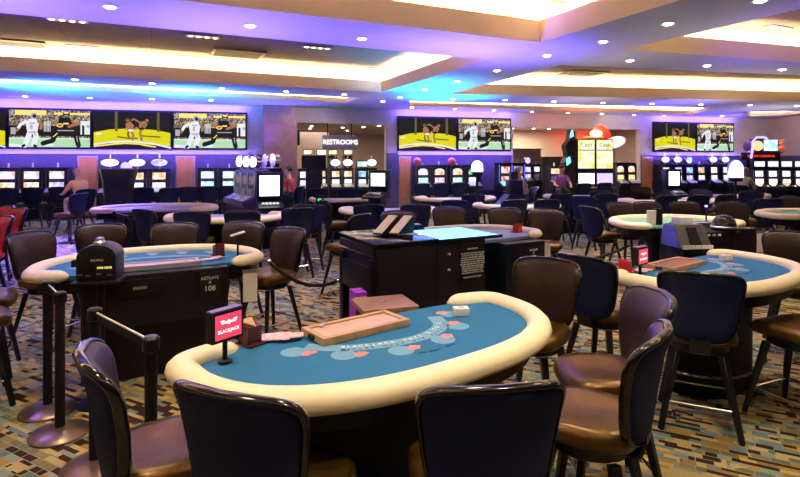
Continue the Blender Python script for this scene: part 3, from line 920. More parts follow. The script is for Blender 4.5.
T1_LOC = (-0.300, 3.022, 0.0); T1_RZ = math.radians(216)
def loc1(x, y):
    """room point -> the front table's own frame"""
    v = Matrix.Rotation(-T1_RZ, 2) @ (Vector((x, y)) - Vector(T1_LOC[:2]))
    return (v.x, v.y)
BAND1 = [loc1(*p) for p in ((-0.451, 2.555), (-0.333, 2.535), (-0.215, 2.541), (-0.082, 2.583), (0.050, 2.647), (0.155, 2.746), (0.222, 2.888), (0.194, 3.045))]
SPOT1 = [loc1(*p) for p in ((-0.494, 2.482), (-0.257, 2.444), (0.005, 2.501), (0.214, 2.655), (0.312, 2.870), (0.296, 3.094))]
CARD1 = [loc1(*p) for p in ((-0.427, 2.475), (-0.185, 2.463), (0.062, 2.548), (0.234, 2.715), (0.292, 2.932), (0.240, 3.125))]
def arc_text(parent, s, Q, off, size, m, name='felt_lettering', u0=0.22, u1=0.88):
    """small lettering that follows the band"""
    tot = len(Q) - 1
    holder = []
    for i, ch in enumerate(s):
        if ch == ' ': continue
        f = (u0 + (u1 - u0) * i / max(1, len(s) - 1)) * tot
        k = min(int(f), tot - 1); a, b = Q[k], Q[k + 1]
        p = a.lerp(b, f - k); d = (b - a).normalized(); nn = Vector((-d.y, d.x))
        o = text_mesh('glyph', ch, size, m, None, (0, 0, 0), (0, 0, 0), 0.0003)
        M = Matrix.Translation((*(p + nn * off), 0.9074)) @ Matrix.Rotation(math.atan2(d.y, d.x), 4, 'Z')
        o.data.transform(M); holder.append(o)
    mb = MB()
    for o in holder:
        mb.add([tuple(v.co) for v in o.data.vertices], [tuple(p.vertices) for p in o.data.polygons])
        me = o.data; bpy.data.objects.remove(o); bpy.data.meshes.remove(me)
    return mb

LOGO = [Vector(loc1(*p)) for p in ((0.069, 2.456), (0.169, 2.501), (0.283, 2.604))]
BANDQ = []
def marks1(fl):
    z = 0.9062
    BANDQ[:] = band(fl, BAND1, 0.085, z, 1)
    for x, y in SPOT1:
        p = circ(x, y, 0.062, n=20)
        fl.add([(a, b, z) for a, b in p], [tuple(range(20))], 1)
    for k, (x, y) in enumerate(CARD1):
        for q, (dx, dy, r) in enumerate(((0, 0, .6 + k * .3), (0.016, 0.012, 1.0 + k * .3), (-0.014, 0.014, .2 + k * .3))):
            c, s = math.cos(r), math.sin(r)
            fl.add([(x + dx + a * c - b * s, y + dy + a * s + b * c, z + 0.0004 * (q + 1)) for a, b in ((-.023, -.015), (.023, -.015), (.023, .015), (-.023, .015))], [(0, 1, 2, 3)], 2)
    for q, mi in ((arc_text(None, 'BLACKJACK PAYS 3 TO 2', BANDQ, 0.012, 0.036, M_whitep), 3), (arc_text(None, 'DEALER MUST HIT SOFT 17', BANDQ, -0.024, 0.026, M_darkp), 4), (arc_text(None, '- LUCKY SEVENS * BONUS -', LOGO, 0, 0.022, M_darkp, u0=0.0, u1=1.0), 4)):
        fl.add(q.v, q.f, mi)
BJ = 'blue felt blackjack tables'
T1 = make_table('blackjack_table', 'blue blackjack table with cream padded rail filling the foreground', 'gaming table', T1_LOC, T1_RZ, M_felt, marks1, group=BJ, up=0.78, hw=1.03, end=0.66, e1=2.5, y0=0.24)
SPOT2 = MARK_L
def marks2(fl):
    marks1(fl)
T2_LOC = (2.26, 4.71, 0.0); T2_RZ = math.radians(216.0)
T2 = make_table('blackjack_table', 'blue blackjack table with cream rail at the right, a black stool before it', 'gaming table', T2_LOC, T2_RZ, M_felt, marks2, group=BJ, end=0.70, up=0.83, e1=2.55, y0=0.24)
T3_LOC = (-1.95, 4.27, 0.0); T3_RZ = math.radians(28)
def marks3(fl):
    band(fl, [(-x, y) for x, y in MARK_L], 0.08, 0.9062, 1)
    for x in (-0.5, -0.25, 0.02, 0.28, 0.52):
        p = circ(x, 0.92 - 0.5 * x * x, 0.06, n=18)
        fl.add([(a, b, 0.9062) for a, b in p], [tuple(range(18))], 1)
        fl.add([(x + a, 0.84 - 0.5 * x * x + b, 0.9066) for a, b in ((-.03, -.02), (.03, -.02), (.03, .02), (-.03, .02))], [(0, 1, 2, 3)], 2)
T3 = make_table('blackjack_table', 'blue blackjack table numbered 108, dealer side towards us, behind the belt posts', 'gaming table', T3_LOC, T3_RZ, M_felt, marks3, group=BJ)
# dealer-side fittings of table 108
MB().box((0.02, 0.02, 0.70), (1.06, 0.10, 0.40)).build('dealer_front', M_black, T3, bevel=0.006)
d = MB().box((-0.12, -0.038, 0.80), (0.36, 0.02, 0.13)).build('drawer', M_blackm, T3, bevel=0.004)
MB().box((-0.12, -0.055, 0.80), (0.10, 0.012, 0.02)).build('drawer_pull', M_steel, d)
MB().box((0.40, -0.036, 0.76), (0.17, 0.014, 0.22)).build('number_plate', M_blackm, T3, bevel=0.003)
text_mesh('number_lettering', 'AZTLAYS\n#', 0.034, M_white_text, T3, (0.40, -0.046, 0.805))
text_mesh('number_lettering', '108', 0.062, M_white_text, T3, (0.40, -0.046, 0.735))
MB().prism(scale_poly(d_outline(inset=0.2), 0.72, 0.6, 0.25), 0.002, 0.75).build('skirt', M_black, T3, smooth=False)

T4_LOC = (1.07, 5.90, 0.0); T4_RZ = math.radians(30)
T4 = make_table('roulette_table', 'table with cream rail behind the black cabinet and cyan glare panel', 'gaming table', T4_LOC, T4_RZ, noisy('grey_blue_felt', (0.20, 0.27, 0.42), (0.23, 0.31, 0.46), 200, 0.9))
MB().box((0.36, 0.0, 0.44), (0.58, 0.16, 0.86)).build('dealer_front', M_black, T4, bevel=0.006)
MB().box((0.46, -0.088, 0.72), (0.16, 0.012, 0.18)).build('number_plate', M_blackm, T4, bevel=0.003)
text_mesh('number_lettering', 'AZTLAYS\n#', 0.030, M_white_text, T4, (0.46, -0.097, 0.765))
text_mesh('number_lettering', '106', 0.055, M_white_text, T4, (0.46, -0.097, 0.70))
T5_LOC = (4.02, 7.15, 0.0); T5_RZ = math.radians(9)
T5 = make_table('poker_table', 'green felt table with cream rail behind the grey card shuffler', 'gaming table', T5_LOC, T5_RZ, M_green, None, group='green and pale far tables', up=0.9)
MB().box((0.12, 0.0, 0.46), (1.3, 0.20, 0.84)).build('dealer_front', M_black, T5, bevel=0.006)
text_mesh('number_lettering', 'AZTLAYS\n# 104', 0.05, M_white_text, T5, (-0.36, -0.106, 0.72))
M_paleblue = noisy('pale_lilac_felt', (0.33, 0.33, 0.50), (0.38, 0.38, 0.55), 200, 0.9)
FT = 'green and pale far tables'
FAR = [
    ('long pale table beyond table 108, left part beside the belt post', (-4.374, 9.400), 14, M_paleblue, 1.10, 0.85),
    ('pale table beyond table 108, right part ending at the aisle', (-2.805, 8.900), 186, M_paleblue, 0.95, 0.80),
    ('middle table with cream rail behind the dealer stand', (-0.263, 10.000), 186, M_paleblue, 0.90, 0.75),
    ('far small table at the aisle under the restrooms sign', (-1.466, 12.600), 190, M_green, 0.70, 0.6),
    ('far table under the two-screen wall, left of the white arch post', (1.210, 12.900), 192, M_paleblue, 0.98, 0.8),
    ('far table right of the white arch post', (2.250, 11.000), 190, M_green, 0.90, 0.7),
    ('far table in front of the big yellow machines', (4.421, 13.700), 190, M_paleblue, 0.95, 0.7),
    ('far table in the row behind the green table', (5.837, 12.200), 190, M_paleblue, 1.15, 0.7),
    ('far table under the last screens with the blue arch sign', (8.405, 14.000), 190, M_paleblue, 0.95, 0.7),
    ('cream-railed table cut by the right edge behind the brown stool', (6.898, 8.300), 10, M_green, 0.95, 0.8),
]
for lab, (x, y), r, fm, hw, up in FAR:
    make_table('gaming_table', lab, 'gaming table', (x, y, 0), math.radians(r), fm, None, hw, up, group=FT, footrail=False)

# ------------------------------------------------------------------ things on and beside the tables
def at1(T, x, y, z=0.0):
    v = Matrix.Rotation(T[1], 2) @ Vector((x, y))
    return (T[0][0] + v.x, T[0][1] + v.y, z)
F1 = (T1_LOC, T1_RZ); F2 = (T2_LOC, T2_RZ); F3 = (T3_LOC, T3_RZ); F4 = (T4_LOC, T4_RZ); F5 = (T5_LOC, T5_RZ)

def chip_tray(label, T, x, y, w, d, rz, lid=M_lidpink, frame=M_wood, h=0.035):
    t = thing('chip_tray', label, 'chip tray', at1(T, x, y, 0.9085), T[1] + rz, 'covered chip trays')
    fr = MB()
    for a, b, sx, sy in ((0, -d / 2 + .015, w, .03), (0, d / 2 - .015, w, .03), (-w / 2 + .015, 0, .03, d - .06), (w / 2 - .015, 0, .03, d - .06)):
        fr.box((a, b, h / 2), (sx, sy, h))
    fr.build('frame', frame, t, smooth=False)
    MB().box((0, 0, h / 2 - 0.004), (w - 0.061, d - 0.061, h - 0.008)).build('lid', lid, t, smooth=False)
    MB().cyl((w * 0.33, -d * 0.28, h - .004), (w * 0.33, -d * 0.28, h + .006), 0.012, n=14).build('lock', M_steel, t)
    MB().box((w / 2 + 0.006, 0, h * 0.5), (0.012, 0.05, 0.02)).build('clasp', M_darkp, t)
    return t
tx, ty = loc1(-0.226, 2.80)
chip_tray('wooden chip tray with frosted pink lid on the front blue table', F1, tx, ty, 0.53, 0.23, math.radians(2))
chip_tray('chip tray with brown lid on the second blue table at the right', F2, tx + 0.02, ty, 0.55, 0.24, 0, noisy('brown_lid', (0.30, 0.12, 0.09), (0.22, 0.09, 0.07), 10, 0.4))
chip_tray('pale lilac chip tray along the dealer side of table 108', F3, 0.02, 0.20, 0.66, 0.20, 0, noisy('lilac_lid', (0.58, 0.48, 0.66), (0.50, 0.42, 0.60), 10, 0.35), noisy('lilac_wood', (0.55, 0.45, 0.50), (0.5, 0.4, 0.45), 10, 0.4))
chip_tray('grey chip tray on the green table', F5, 0.05, 0.18, 0.60, 0.20, 0, noisy('grey_lid', (0.40, 0.36, 0.40), (0.34, 0.3, 0.34), 10, 0.4), M_grey)

def table_sign(label, T, x, y, rz, s=1.0, txt='BLACKJACK'):
    t = thing('table_sign', label, 'display', at1(T, x, y, 0.9085), T[1] + rz, 'red table displays on posts')
    MB().lathe([(0.032, 0), (0.032, 0.008), (0.012, 0.012)], 16).build('base', M_blackm, t)
    MB().cyl((0, 0, 0.01), (0, 0, 0.10), 0.011, n=12).build('post', M_blackm, t)
    sc = MB().box((0, 0, 0.165), (0.165 * s, 0.05, 0.135)).build('housing', M_blackm, t, bevel=0.006)
    MB().box((0, 0, 0.2345), (0.155 * s, 0.042, 0.004)).build('top_cover', mat('violet_plastic', (0.10, 0.07, 0.40), 0.3), sc)
    f = MB().box((0, 0.0262, 0.165), (0.135 * s, 0.003, 0.105)).build('screen', M_signred, t, smooth=False)
    w = MB()
    for sg in (-1, 1):
        for k in range(3):
            w.box((sg * (0.018 + 0.008 * k), 0.0290, 0.186 + 0.006 * k - 0.006), (0.020 + 0.01 * (2 - k), 0.0012, 0.0032))
    w.vprism([(a, b + 0.182) for a, b in circ(0, 0, 0.008, 0.010, 10)], 0.0282, 0.0296)
    w.build('emblem', M_signwhite, f, smooth=False)
    text_mesh('sign_lettering', txt, 0.021, M_signwhite, f, (0, 0.0286, 0.145), (PI / 2, 0, PI), 0.0005)
    return t
sx, sy = 0.775, 0.26
table_sign('small red display on a post on the front blue table', F1, sx, sy, 0.33)
table_sign('small red display on a post at the corner of the second blue table', F2, sx - 0.03, sy + 0.02, math.radians(4))

def discard_holder(label, T, x, y, rz, m, top, h=0.105):
    t = thing('discard_holder', label, 'card holder', at1(T, x, y, 0.9085), T[1] + rz, 'card discard holders')
    MB().box((0, 0, 0.004), (0.10, 0.115, 0.008)).build('base', m, t, bevel=0.002)
    b = MB()
    b.add([(-.042, -.05, .008), (.042, -.05, .008), (.042, .03, .008), (-.042, .03, .008), (-.042, -.05, h), (.042, -.05, h), (.042, .03, h - .018), (-.042, .03, h - .018)],
          [(0, 3, 2, 1), (4, 5, 6, 7), (0, 1, 5, 4), (1, 2, 6, 5), (2, 3, 7, 6), (3, 0, 4, 7)])
    b.build('body', m, t, bevel=0.003)
    MB().add([(-.044, -.052, h + .001), (.044, -.052, h + .001), (0, .036, h - .017), (-.044, -.052, h + .006), (.044, -.052, h + .006), (0, .036, h - .012)],
             [(0, 2, 1), (3, 4, 5), (0, 1, 4, 3), (1, 2, 5, 4), (2, 0, 3, 5)]).build('top_plate', top, t, smooth=False)
    return t
hx, hy = loc1(-0.724, 2.590)
discard_holder('dark burgundy card holder with a wooden top on the front table', F1, hx, hy, 0.3, M_burg, M_wood)
discard_holder('bright red card holder on the second blue table', F2, hx + 0.03, hy, 0.2, M_redplex, M_redplex, 0.09)
discard_holder('burgundy card holder near the right end of table 108', F3, 0.55, 0.48, 0.2, M_burg, M_burg, 0.12)
discard_holder('red card holder on the rail side of the lit-top table', F4, 0.66, 0.40, 0.2, M_redplex, M_redplex, 0.11)

M_cardedge = noisy('pink_card_backs', (0.80, 0.62, 0.66), (0.55, 0.30, 0.42), 60, 0.5)
cx, cy = loc1(-0.598, 2.677)
for k, (dx, dy, r, l, n) in enumerate(((0.03, -0.03, 2.55, 'long spread of pink-backed cards nearest the chip tray edge', 9), (0.05, 0.02, 2.40, 'spread of pink-backed cards fanned across the other on the front table', 8), (-0.01, 0.045, 2.70, 'short spread of pale cards closest to the burgundy card holder', 7))):
    t = MB()
    for i in range(n):
        t.box((-0.075 + 0.15 * i / n, 0, 0.004 + 0.0015 * i + 0.001 * k), (0.06, 0.062, 0.0030), 0.05 * math.sin(i))
    o = t.build('card_spread', M_cardedge, None, at1(F1, cx + dx, cy + dy, 0.9065 + 0.004 * k), T1_RZ + r, smooth=False)
    tag(o, l, 'cards', 'card spreads on the front table')
for T, l, x, y in ((F2, 'cards spread beside the red card holder on the second blue table', cx + 0.06, cy + 0.06), (F3, 'cards and chips spread beside the lilac chip tray', 0.47, 0.33)):
    t = MB()
    for i in range(9):
        t.box((-0.09 + 0.02 * i, 0.02 * math.sin(i), 0.004 + 0.0015 * i), (0.06, 0.075, 0.003), 0.1 * math.sin(i))
    tag(t.build('card_spread', M_cardedge, None, at1(T, x, y, 0.9065), T[1] + 0.2, smooth=False), l, 'cards')

def card_box(label, T, x, y, rz):
    t = thing('card_box', label, 'card box', at1(T, x, y, 0.9085), T[1] + rz, 'white card boxes')
    MB().box((0, 0, 0.021), (0.088, 0.066, 0.042)).build('box_body', M_paper, t, bevel=0.002)
    MB().box((0, 0, 0.0428), (0.030, 0.022, 0.001)).build('printed_mark', M_pinkp, t, smooth=False)
    MB().box((0.0446, 0, 0.021), (0.0010, 0.05, 0.030)).build('dark_end', M_darkp, t, smooth=False)
    return t
bx, by = loc1(0.352, 3.074)
card_box('white card box with a red mark on the front blue table', F1, bx, by, math.radians(150))
card_box('white card box standing on the second blue table at the right', F2, bx, by, math.radians(150))
t = thing('table_card', 'white standing card on the green table', 'card', at1(F5, -0.52, 0.28, 0.907), T5_RZ - 0.3)
MB().box((0, 0, 0.10), (0.12, 0.02, 0.20), M=Matrix.Rotation(0.12, 3, 'X')).build('card_face', M_paper, t, smooth=False)
MB().box((0.10, 0.05, 0.11), (0.10, 0.09, 0.22)).build('stand_block', M_blackm, t, bevel=0.004)

# paper cards hung from the ends of the dealer rails
for k, (T, x, l) in enumerate(((F3, 0.75, 'white paper sheet hanging from the right end of table 108'), (F4, 0.80, 'white paper sheet hanging from the right end of the lit-top table'), (F5, 0.87, 'white paper sheet hanging below the black dome of the green table'))):
    y = 0.05 if k < 2 else -0.07
    t = thing('hanging_notice', l, 'notice', at1(T, x, y, 0), T[1] - 0.15, 'paper sheets hung at the dealer ends')
    MB().box((0, 0, 0.69), (0.12, 0.004, 0.26)).build('paper_sheet', M_paper, t, smooth=False)
    MB().box((0, 0.003, 0.825), (0.13, 0.014, 0.03)).build('clip', M_steel, t, bevel=0.002)

# ------------------------------------------------------------------ card shufflers
def dome_shuffler(label, x, y, rz, stand_h=0.90):
    t = thing('card_shuffler', label, 'card shuffler', (x, y, 0), rz, 'card shufflers on stands')
    w = 0.132
    prof = [(-w, 0.0), (w, 0.0), (w, 0.165)] + [(w * math.cos(a) * 1.0, 0.165 + 0.095 * math.sin(a)) for a in [PI * i / 14 for i in range(1, 14)]] + [(-w, 0.165)]
    MB().vprism([(a, b + stand_h) for a, b in prof], -0.10, 0.14).build('housing', M_black, t, bevel=0.012)
    MB().vprism([(a * 0.86, b * 0.9 + stand_h + 0.012) for a, b in prof], -0.108, -0.09).build('front_panel', M_blackm, t, bevel=0.004)
    MB().box((0, 0, stand_h - 0.012), (0.31, 0.28, 0.022)).build('shelf', M_blackm, t, bevel=0.004)
    MB().lathe([(0.045, stand_h + 0.255), (0.045, stand_h + 0.267), (0.03, stand_h + 0.280), (0.03, stand_h + 0.295), (0.012, stand_h + 0.305)], 14).build('top_knob', M_steel, t)
    MB().cyl((0, 0.02, 0.03), (0, 0.02, stand_h - 0.02), 0.028, n=14).build('stand_post', M_blackm, t)
    MB().lathe([(0.15, 0.0), (0.15, 0.012), (0.05, 0.035)], 24).build('stand_base', M_blackm, t)
    text_mesh('panel_lettering', 'SHUFFLE', 0.022, M_white_text, t, (0.01, -0.1105, stand_h + 0.150))
    text_mesh('panel_lettering', 'ONE DECK', 0.020, E_yellow, t, (0.06, -0.1105, stand_h + 0.095))
    b = MB()
    for i, xx in enumerate((-0.10, -0.05, 0.02, 0.09)):
        b.box((xx, -0.110, stand_h + 0.05 - 0.008 * (i % 2)), (0.03, 0.004, 0.012))
    b.build('key_row', M_grey, t)
    MB().box((-0.152, -0.02, stand_h + 0.12), (0.05, 0.06, 0.05)).build('side_latch', M_blackm, t, bevel=0.003)
    return t
dome_shuffler('black domed card shuffler on a stand before table 108', -2.223, 3.950, math.radians(14), 0.925)
t = thing('card_shuffler', 'grey card shuffler with blue side and white top behind the second blue table', 'card shuffler', (2.864, 5.300, 0), math.radians(8), 'card shufflers on stands')
b = MB(); b.add([(-.17, -.13, .94), (.17, -.13, .94), (.17, .16, .94), (-.17, .16, .94), (-.15, -.02, 1.16), (.15, -.02, 1.16), (.15, .15, 1.16), (-.15, .15, 1.16)], [(0, 3, 2, 1), (4, 5, 6, 7), (0, 1, 5, 4), (1, 2, 6, 5), (2, 3, 7, 6), (3, 0, 4, 7)])
b.build('housing', M_grey, t, bevel=0.01)
b = MB(); b.add([(-.06, -.125, .955), (.06, -.125, .955), (.05, -.035, 1.135), (-.05, -.035, 1.135), (-.06, -.133, .955), (.06, -.133, .955), (.05, -.043, 1.135), (-.05, -.043, 1.135)], [(0, 1, 2, 3), (4, 7, 6, 5), (0, 4, 5, 1), (1, 5, 6, 2), (2, 6, 7, 3), (3, 7, 4, 0)])
b.build('card_slot', M_blackm, t, smooth=False)
MB().box((-0.02, 0.06, 1.185), (0.15, 0.13, 0.09), 0.1).build('top_feeder', M_white, t, bevel=0.012)
b = MB(); b.add([(-.172, -.125, .95), (-.172, .155, .95), (-.153, .145, 1.15), (-.153, -.02, 1.15), (-.19, -.125, .95), (-.19, .155, .95), (-.168, .145, 1.15), (-.168, -.02, 1.15)], [(0, 1, 2, 3), (4, 7, 6, 5), (0, 4, 5, 1), (1, 5, 6, 2), (2, 6, 7, 3), (3, 7, 4, 0)])
b.build('side_cover', mat('blue_plastic', (0.03, 0.04, 0.50), 0.3), t, smooth=False)
b = MB()
for i in range(5): b.box((-0.13 + 0.065 * i, -0.142, 0.955), (0.055, 0.02, 0.035))
b.build('key_row', M_white, t)
MB().box((0, 0.02, 0.47), (0.26, 0.24, 0.94)).build('stand', M_blackm, t, bevel=0.01)
t = thing('card_shuffler', 'round black dome with a bright rim at the dealer end of the green table', 'card shuffler', (4.042, 6.650, 0), 0.1, 'card shufflers on stands')
MB().lathe([(0.14, 0.93), (0.145, 0.97), (0.125, 1.05), (0.08, 1.10), (0.02, 1.115)], 24).build('dome', M_lacq, t)
MB().lathe([(0.146, 0.955), (0.152, 0.96), (0.152, 0.975), (0.146, 0.98)], 24).build('rim_band', M_steel, t)
MB().box((-0.12, 0, 0.86), (0.50, 0.26, 0.12)).build('shelf', M_blackm, t, bevel=0.008)
b = MB()
for i in range(3): b.lathe([(0.018, -0.012), (0.02, 0), (0.018, 0.012)], 12, (-0.30 + 0.07 * i, -0.135, 0.885))
b.build('key_row', M_white, t)
MB().box((-0.12, 0.02, 0.40), (0.40, 0.20, 0.80)).build('stand', M_blackm, t, bevel=0.008)
# thin card reader on table 108, slim lamp on the green table
t = thing('card_reader', 'thin post with a tilted pale reader plate at table 108', 'card reader', at1(F3, 0.70, 0.34, 0.906), T3_RZ)
MB().cyl((0, 0, 0), (0, 0, 0.20), 0.009, n=10).build('post', M_blackm, t)
MB().box((0, 0, 0.215), (0.13, 0.07, 0.012), M=Matrix.Rotation(-0.25, 3, 'Y')).build('reader_plate', M_white, t, bevel=0.003)
MB().lathe([(0.03, 0), (0.03, 0.008), (0.01, 0.012)], 14).build('base', M_blackm, t)
t = thing('table_lamp', 'slim purple-lit post lamp on the green table', 'lamp', at1(F5, 0.42, 0.40, 0.906), 0)
MB().cyl((0, 0, 0.01), (0, 0, 0.22), 0.010, n=10).build('post', M_blackm, t)
MB().lathe([(0.012, 0.22), (0.02, 0.225), (0.02, 0.245), (0.008, 0.25)], 12).build('lamp_head', E_lilac, t)
MB().lathe([(0.035, 0), (0.035, 0.008), (0.01, 0.012)], 14).build('base', M_blackm, t)
t = thing('glass_dish', 'glass dish on the front corner of the green table', 'dish', at1(F5, 0.45, 0.22, 0.907), 0)
MB().lathe([(0.05, 0.0), (0.075, 0.03), (0.07, 0.03), (0.045, 0.006)], 18).build('bowl', mat('frosted_glass', (0.7, 0.75, 0.85), 0.15), t)

# ------------------------------------------------------------------ dealer stand with the cyan glare panel
PR = math.radians(30)
t = thing('dealer_stand', 'black dealer cabinet with cubby holes, notice board and cyan glare panel', 'cabinet', (-0.21, 4.73, 0), PR)
b = MB()
b.box((0.02, 0.375, 0.46), (0.03, 0.75, 0.92)); b.box((0.33, 0.375, 0.06), (0.62, 0.75, 0.12)); b.box((0.33, 0.74, 0.46), (0.62, 0.02, 0.92))
b.box((0.33, 0.015, 0.515), (0.65, 0.03, 1.03)); b.box((0.63, 0.375, 0.46), (0.02, 0.75, 0.92))
b.build('podium_body', M_black, t, bevel=0.004)
# the side towards the aisle: shelf opening and cubby below
s = MB()
s.box((-0.005, 0.375, 0.985), (0.05, 0.75, 0.07)); s.box((-0.005, 0.375, 0.70), (0.05, 0.75, 0.25)); s.box((-0.005, 0.06, 0.45), (0.05, 0.12, 0.90)); s.box((-0.005, 0.71, 0.45), (0.05, 0.08, 0.90))
s.build('side_frame', M_black, t, bevel=0.005)
MB().box((0.10, 0.375, 0.83), (0.2, 0.62, 0.015)).build('shelf', M_blackwood, t)
b = MB()
b.add([(-.035, -.02, 1.03), (.66, -.02, 1.03), (.66, .77, 1.03), (-.035, .77, 1.03), (-.035, -.02, 1.055), (.66, -.02, 1.055), (.66, .77, 1.075), (-.035, .77, 1.075)], [(0, 3, 2, 1), (4, 5, 6, 7), (0, 1, 5, 4), (1, 2, 6, 5), (2, 3, 7, 6), (3, 0, 4, 7)])
b.build('worktop', M_lacq, t, bevel=0.008)
c = MB().box((0.945, 0.20, 0.505), (0.57, 0.40, 1.01)).build('cabinet_body', M_black, t, bevel=0.005)
for z in (0.90, 0.75):
    MB().lathe([(0.014, -0.012), (0.016, 0), (0.010, 0.008)], 12).build('knob', M_steel, c).location = (0.78, -0.012, z)
nb = MB().box((1.06, -0.008, 0.79), (0.29, 0.012, 0.42)).build('notice_board', M_blackm, t, bevel=0.003)
text_mesh('notice_lettering', 'RULES OF PLAY\n\nALL PLAYERS MUST BE 21 OR OVER\nTO PLAY AT THIS TABLE. PLEASE\nPLACE ALL BETS BEFORE THE BALL\nIS SPUN. NO MORE BETS AFTER THE\nDEALER HAS CALLED. CHIPS HAVE\nNO VALUE AWAY FROM THE TABLE.\nTABLE LIMITS ARE POSTED HERE.\nTHE DECISION OF THE PIT BOSS\nIS FINAL IN ALL DISPUTES. ASK\nTHE DEALER FOR COLOR CHIPS.\n\nPLEASE PLAY RESPONSIBLY', 0.0185, M_white_text, nb, (1.06, -0.0155, 0.79), lines=1.15)
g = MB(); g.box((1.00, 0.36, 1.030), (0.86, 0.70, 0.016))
g.build('glare_panel', E_cyan, t, smooth=False)  # glare on the felt, shaped as a glowing panel
e = MB()
for a, b_, sx_, sy_ in ((1.00, 0.0, 0.88, 0.02), (1.00, 0.72, 0.88, 0.02), (0.56, 0.36, 0.02, 0.74), (1.44, 0.36, 0.02, 0.74)):
    e.box((a, b_, 1.026), (sx_, sy_, 0.03))
e.build('glare_panel_edge', M_black, t, smooth=False)
def at_p(x, y, z=0):
    v = Matrix.Rotation(PR, 2) @ Vector((x, y)); return (-0.21 + v.x, 4.73 + v.y, z)
for k, (x, y, l) in enumerate(((0.34, 0.44, 'cream tilted card rack on the dealer stand, behind the other'), (0.46, 0.34, 'cream tilted card rack on the dealer stand beside the cyan glare panel'))):
    t2 = thing('card_rack', l, 'card rack', at_p(x, y, 1.078), PR + math.radians(28), 'tilted card racks')
    b = MB(); b.vprism([(-0.16, 0), (0.13, 0), (0.16, 0.13), (0.13, 0.15)], -0.06, 0.06)
    b.build('wedge', M_blackm, t2, bevel=0.004)
    b = MB(); b.add([(-0.15, -.05, .012), (0.125, -.05, .158), (0.125, .05, .158), (-0.15, .05, .012), (-0.155, -.05, .020), (0.12, -.05, .166), (0.12, .05, .166), (-0.155, .05, .020)], [(0, 3, 2, 1), (4, 5, 6, 7), (0, 1, 5, 4), (1, 2, 6, 5), (2, 3, 7, 6), (3, 0, 4, 7)])
    b.build('cream_panel', M_cream, t2, smooth=False)
t2 = thing('roulette_display', 'low dark blue wedge display standing behind the cyan glare panel', 'display', at_p(0.98, 1.14, 0.962), PR - 0.3)
b = MB(); b.vprism([(-.24, 0), (.24, 0), (.17, .09), (-.15, .09)], -.08, .08)
b.build('housing', mat('navy_plastic', (0.03, 0.03, 0.16), 0.3), t2, bevel=0.006)
MB().box((0, -0.084, 0.045), (0.22, 0.01, 0.05)).build('display_panel', M_blackm, t2)
# wooden-topped box before the stand, purple bin in its cubby
t = thing('drop_box_cart', 'low black cart with a brown wooden top beside the dealer stand', 'cart', (-0.119, 3.980, 0), math.radians(20))
b = MB().box((0, 0, 0.38), (0.36, 0.26, 0.64)).build('cart_body', M_blackm, t, bevel=0.006)
MB().box((0, 0, 0.72), (0.42, 0.36, 0.04)).build('wooden_top', noisy('brown_wood', (0.24, 0.13, 0.07), (0.32, 0.18, 0.10), 10, 0.4, stretch=(1, 7, 1)), t, bevel=0.005)
MB().lathe([(0.02, 0.0), (0.022, 0.006), (0.01, 0.010)], 12).build('lock', M_steel, t).location = (0, 0.02, 0.74)
for sx_ in (-.14, .14):
    for sy_ in (-.09, .09):
        MB().cyl((sx_ - .015, sy_, .03), (sx_ + .015, sy_, .03), 0.03, n=12).build('caster', M_blackm, t)
t = thing('ticket_bin', 'purple bin with a white stripe beside the low wooden-topped cart', 'bin', (-0.339, 4.300, 0), math.radians(22))
MB().box((0, 0, 0.375), (0.10, 0.16, 0.75)).build('bin_body', M_purple, t, bevel=0.004)
MB().box((0, -0.0815, 0.69), (0.10, 0.004, 0.05)).build('white_stripe', M_white, t, smooth=False)

# ------------------------------------------------------------------ belt posts
def make_post():
    t = thing('belt_post', 'x', 'barrier post')
    MB().lathe([(0.178, 0.0), (0.180, 0.012), (0.165, 0.024), (0.09, 0.045), (0.034, 0.055)], 36).build('base', M_bronze, t, angle=50)
    MB().cyl((0, 0, 0.05), (0, 0, 0.86), 0.030, n=20).build('post', M_blackm, t)
    MB().lathe([(0.030, 0.86), (0.040, 0.865), (0.040, 0.925), (0.030, 0.935), (0.004, 0.937)], 20).build('head', M_black, t)
    return t
POST = make_post()
P = [(-2.526, 3.820), (-2.233, 3.500), (-1.788, 3.120), (-1.224, 2.620), (-4.239, 8.400), (-4.812, 9.000)]
PL = ['black belt post by the cream rail of table 108, behind its twin', 'black belt post on a bronze disc just in front of its twin', 'black belt post rising behind the nearest left stool', 'black belt post between the two nearest left stools',
      'black belt post far off before the long pale table', 'black belt post at the tip of the long pale table']
for k, ((x, y), l) in enumerate(zip(P, PL)):
    if k == 0:
        POST.location = (x, y, 0); POST['label'] = l; POST['group'] = 'belt posts'
    else:
        dup(POST, (x, y, 0), 0, l, 'belt posts')
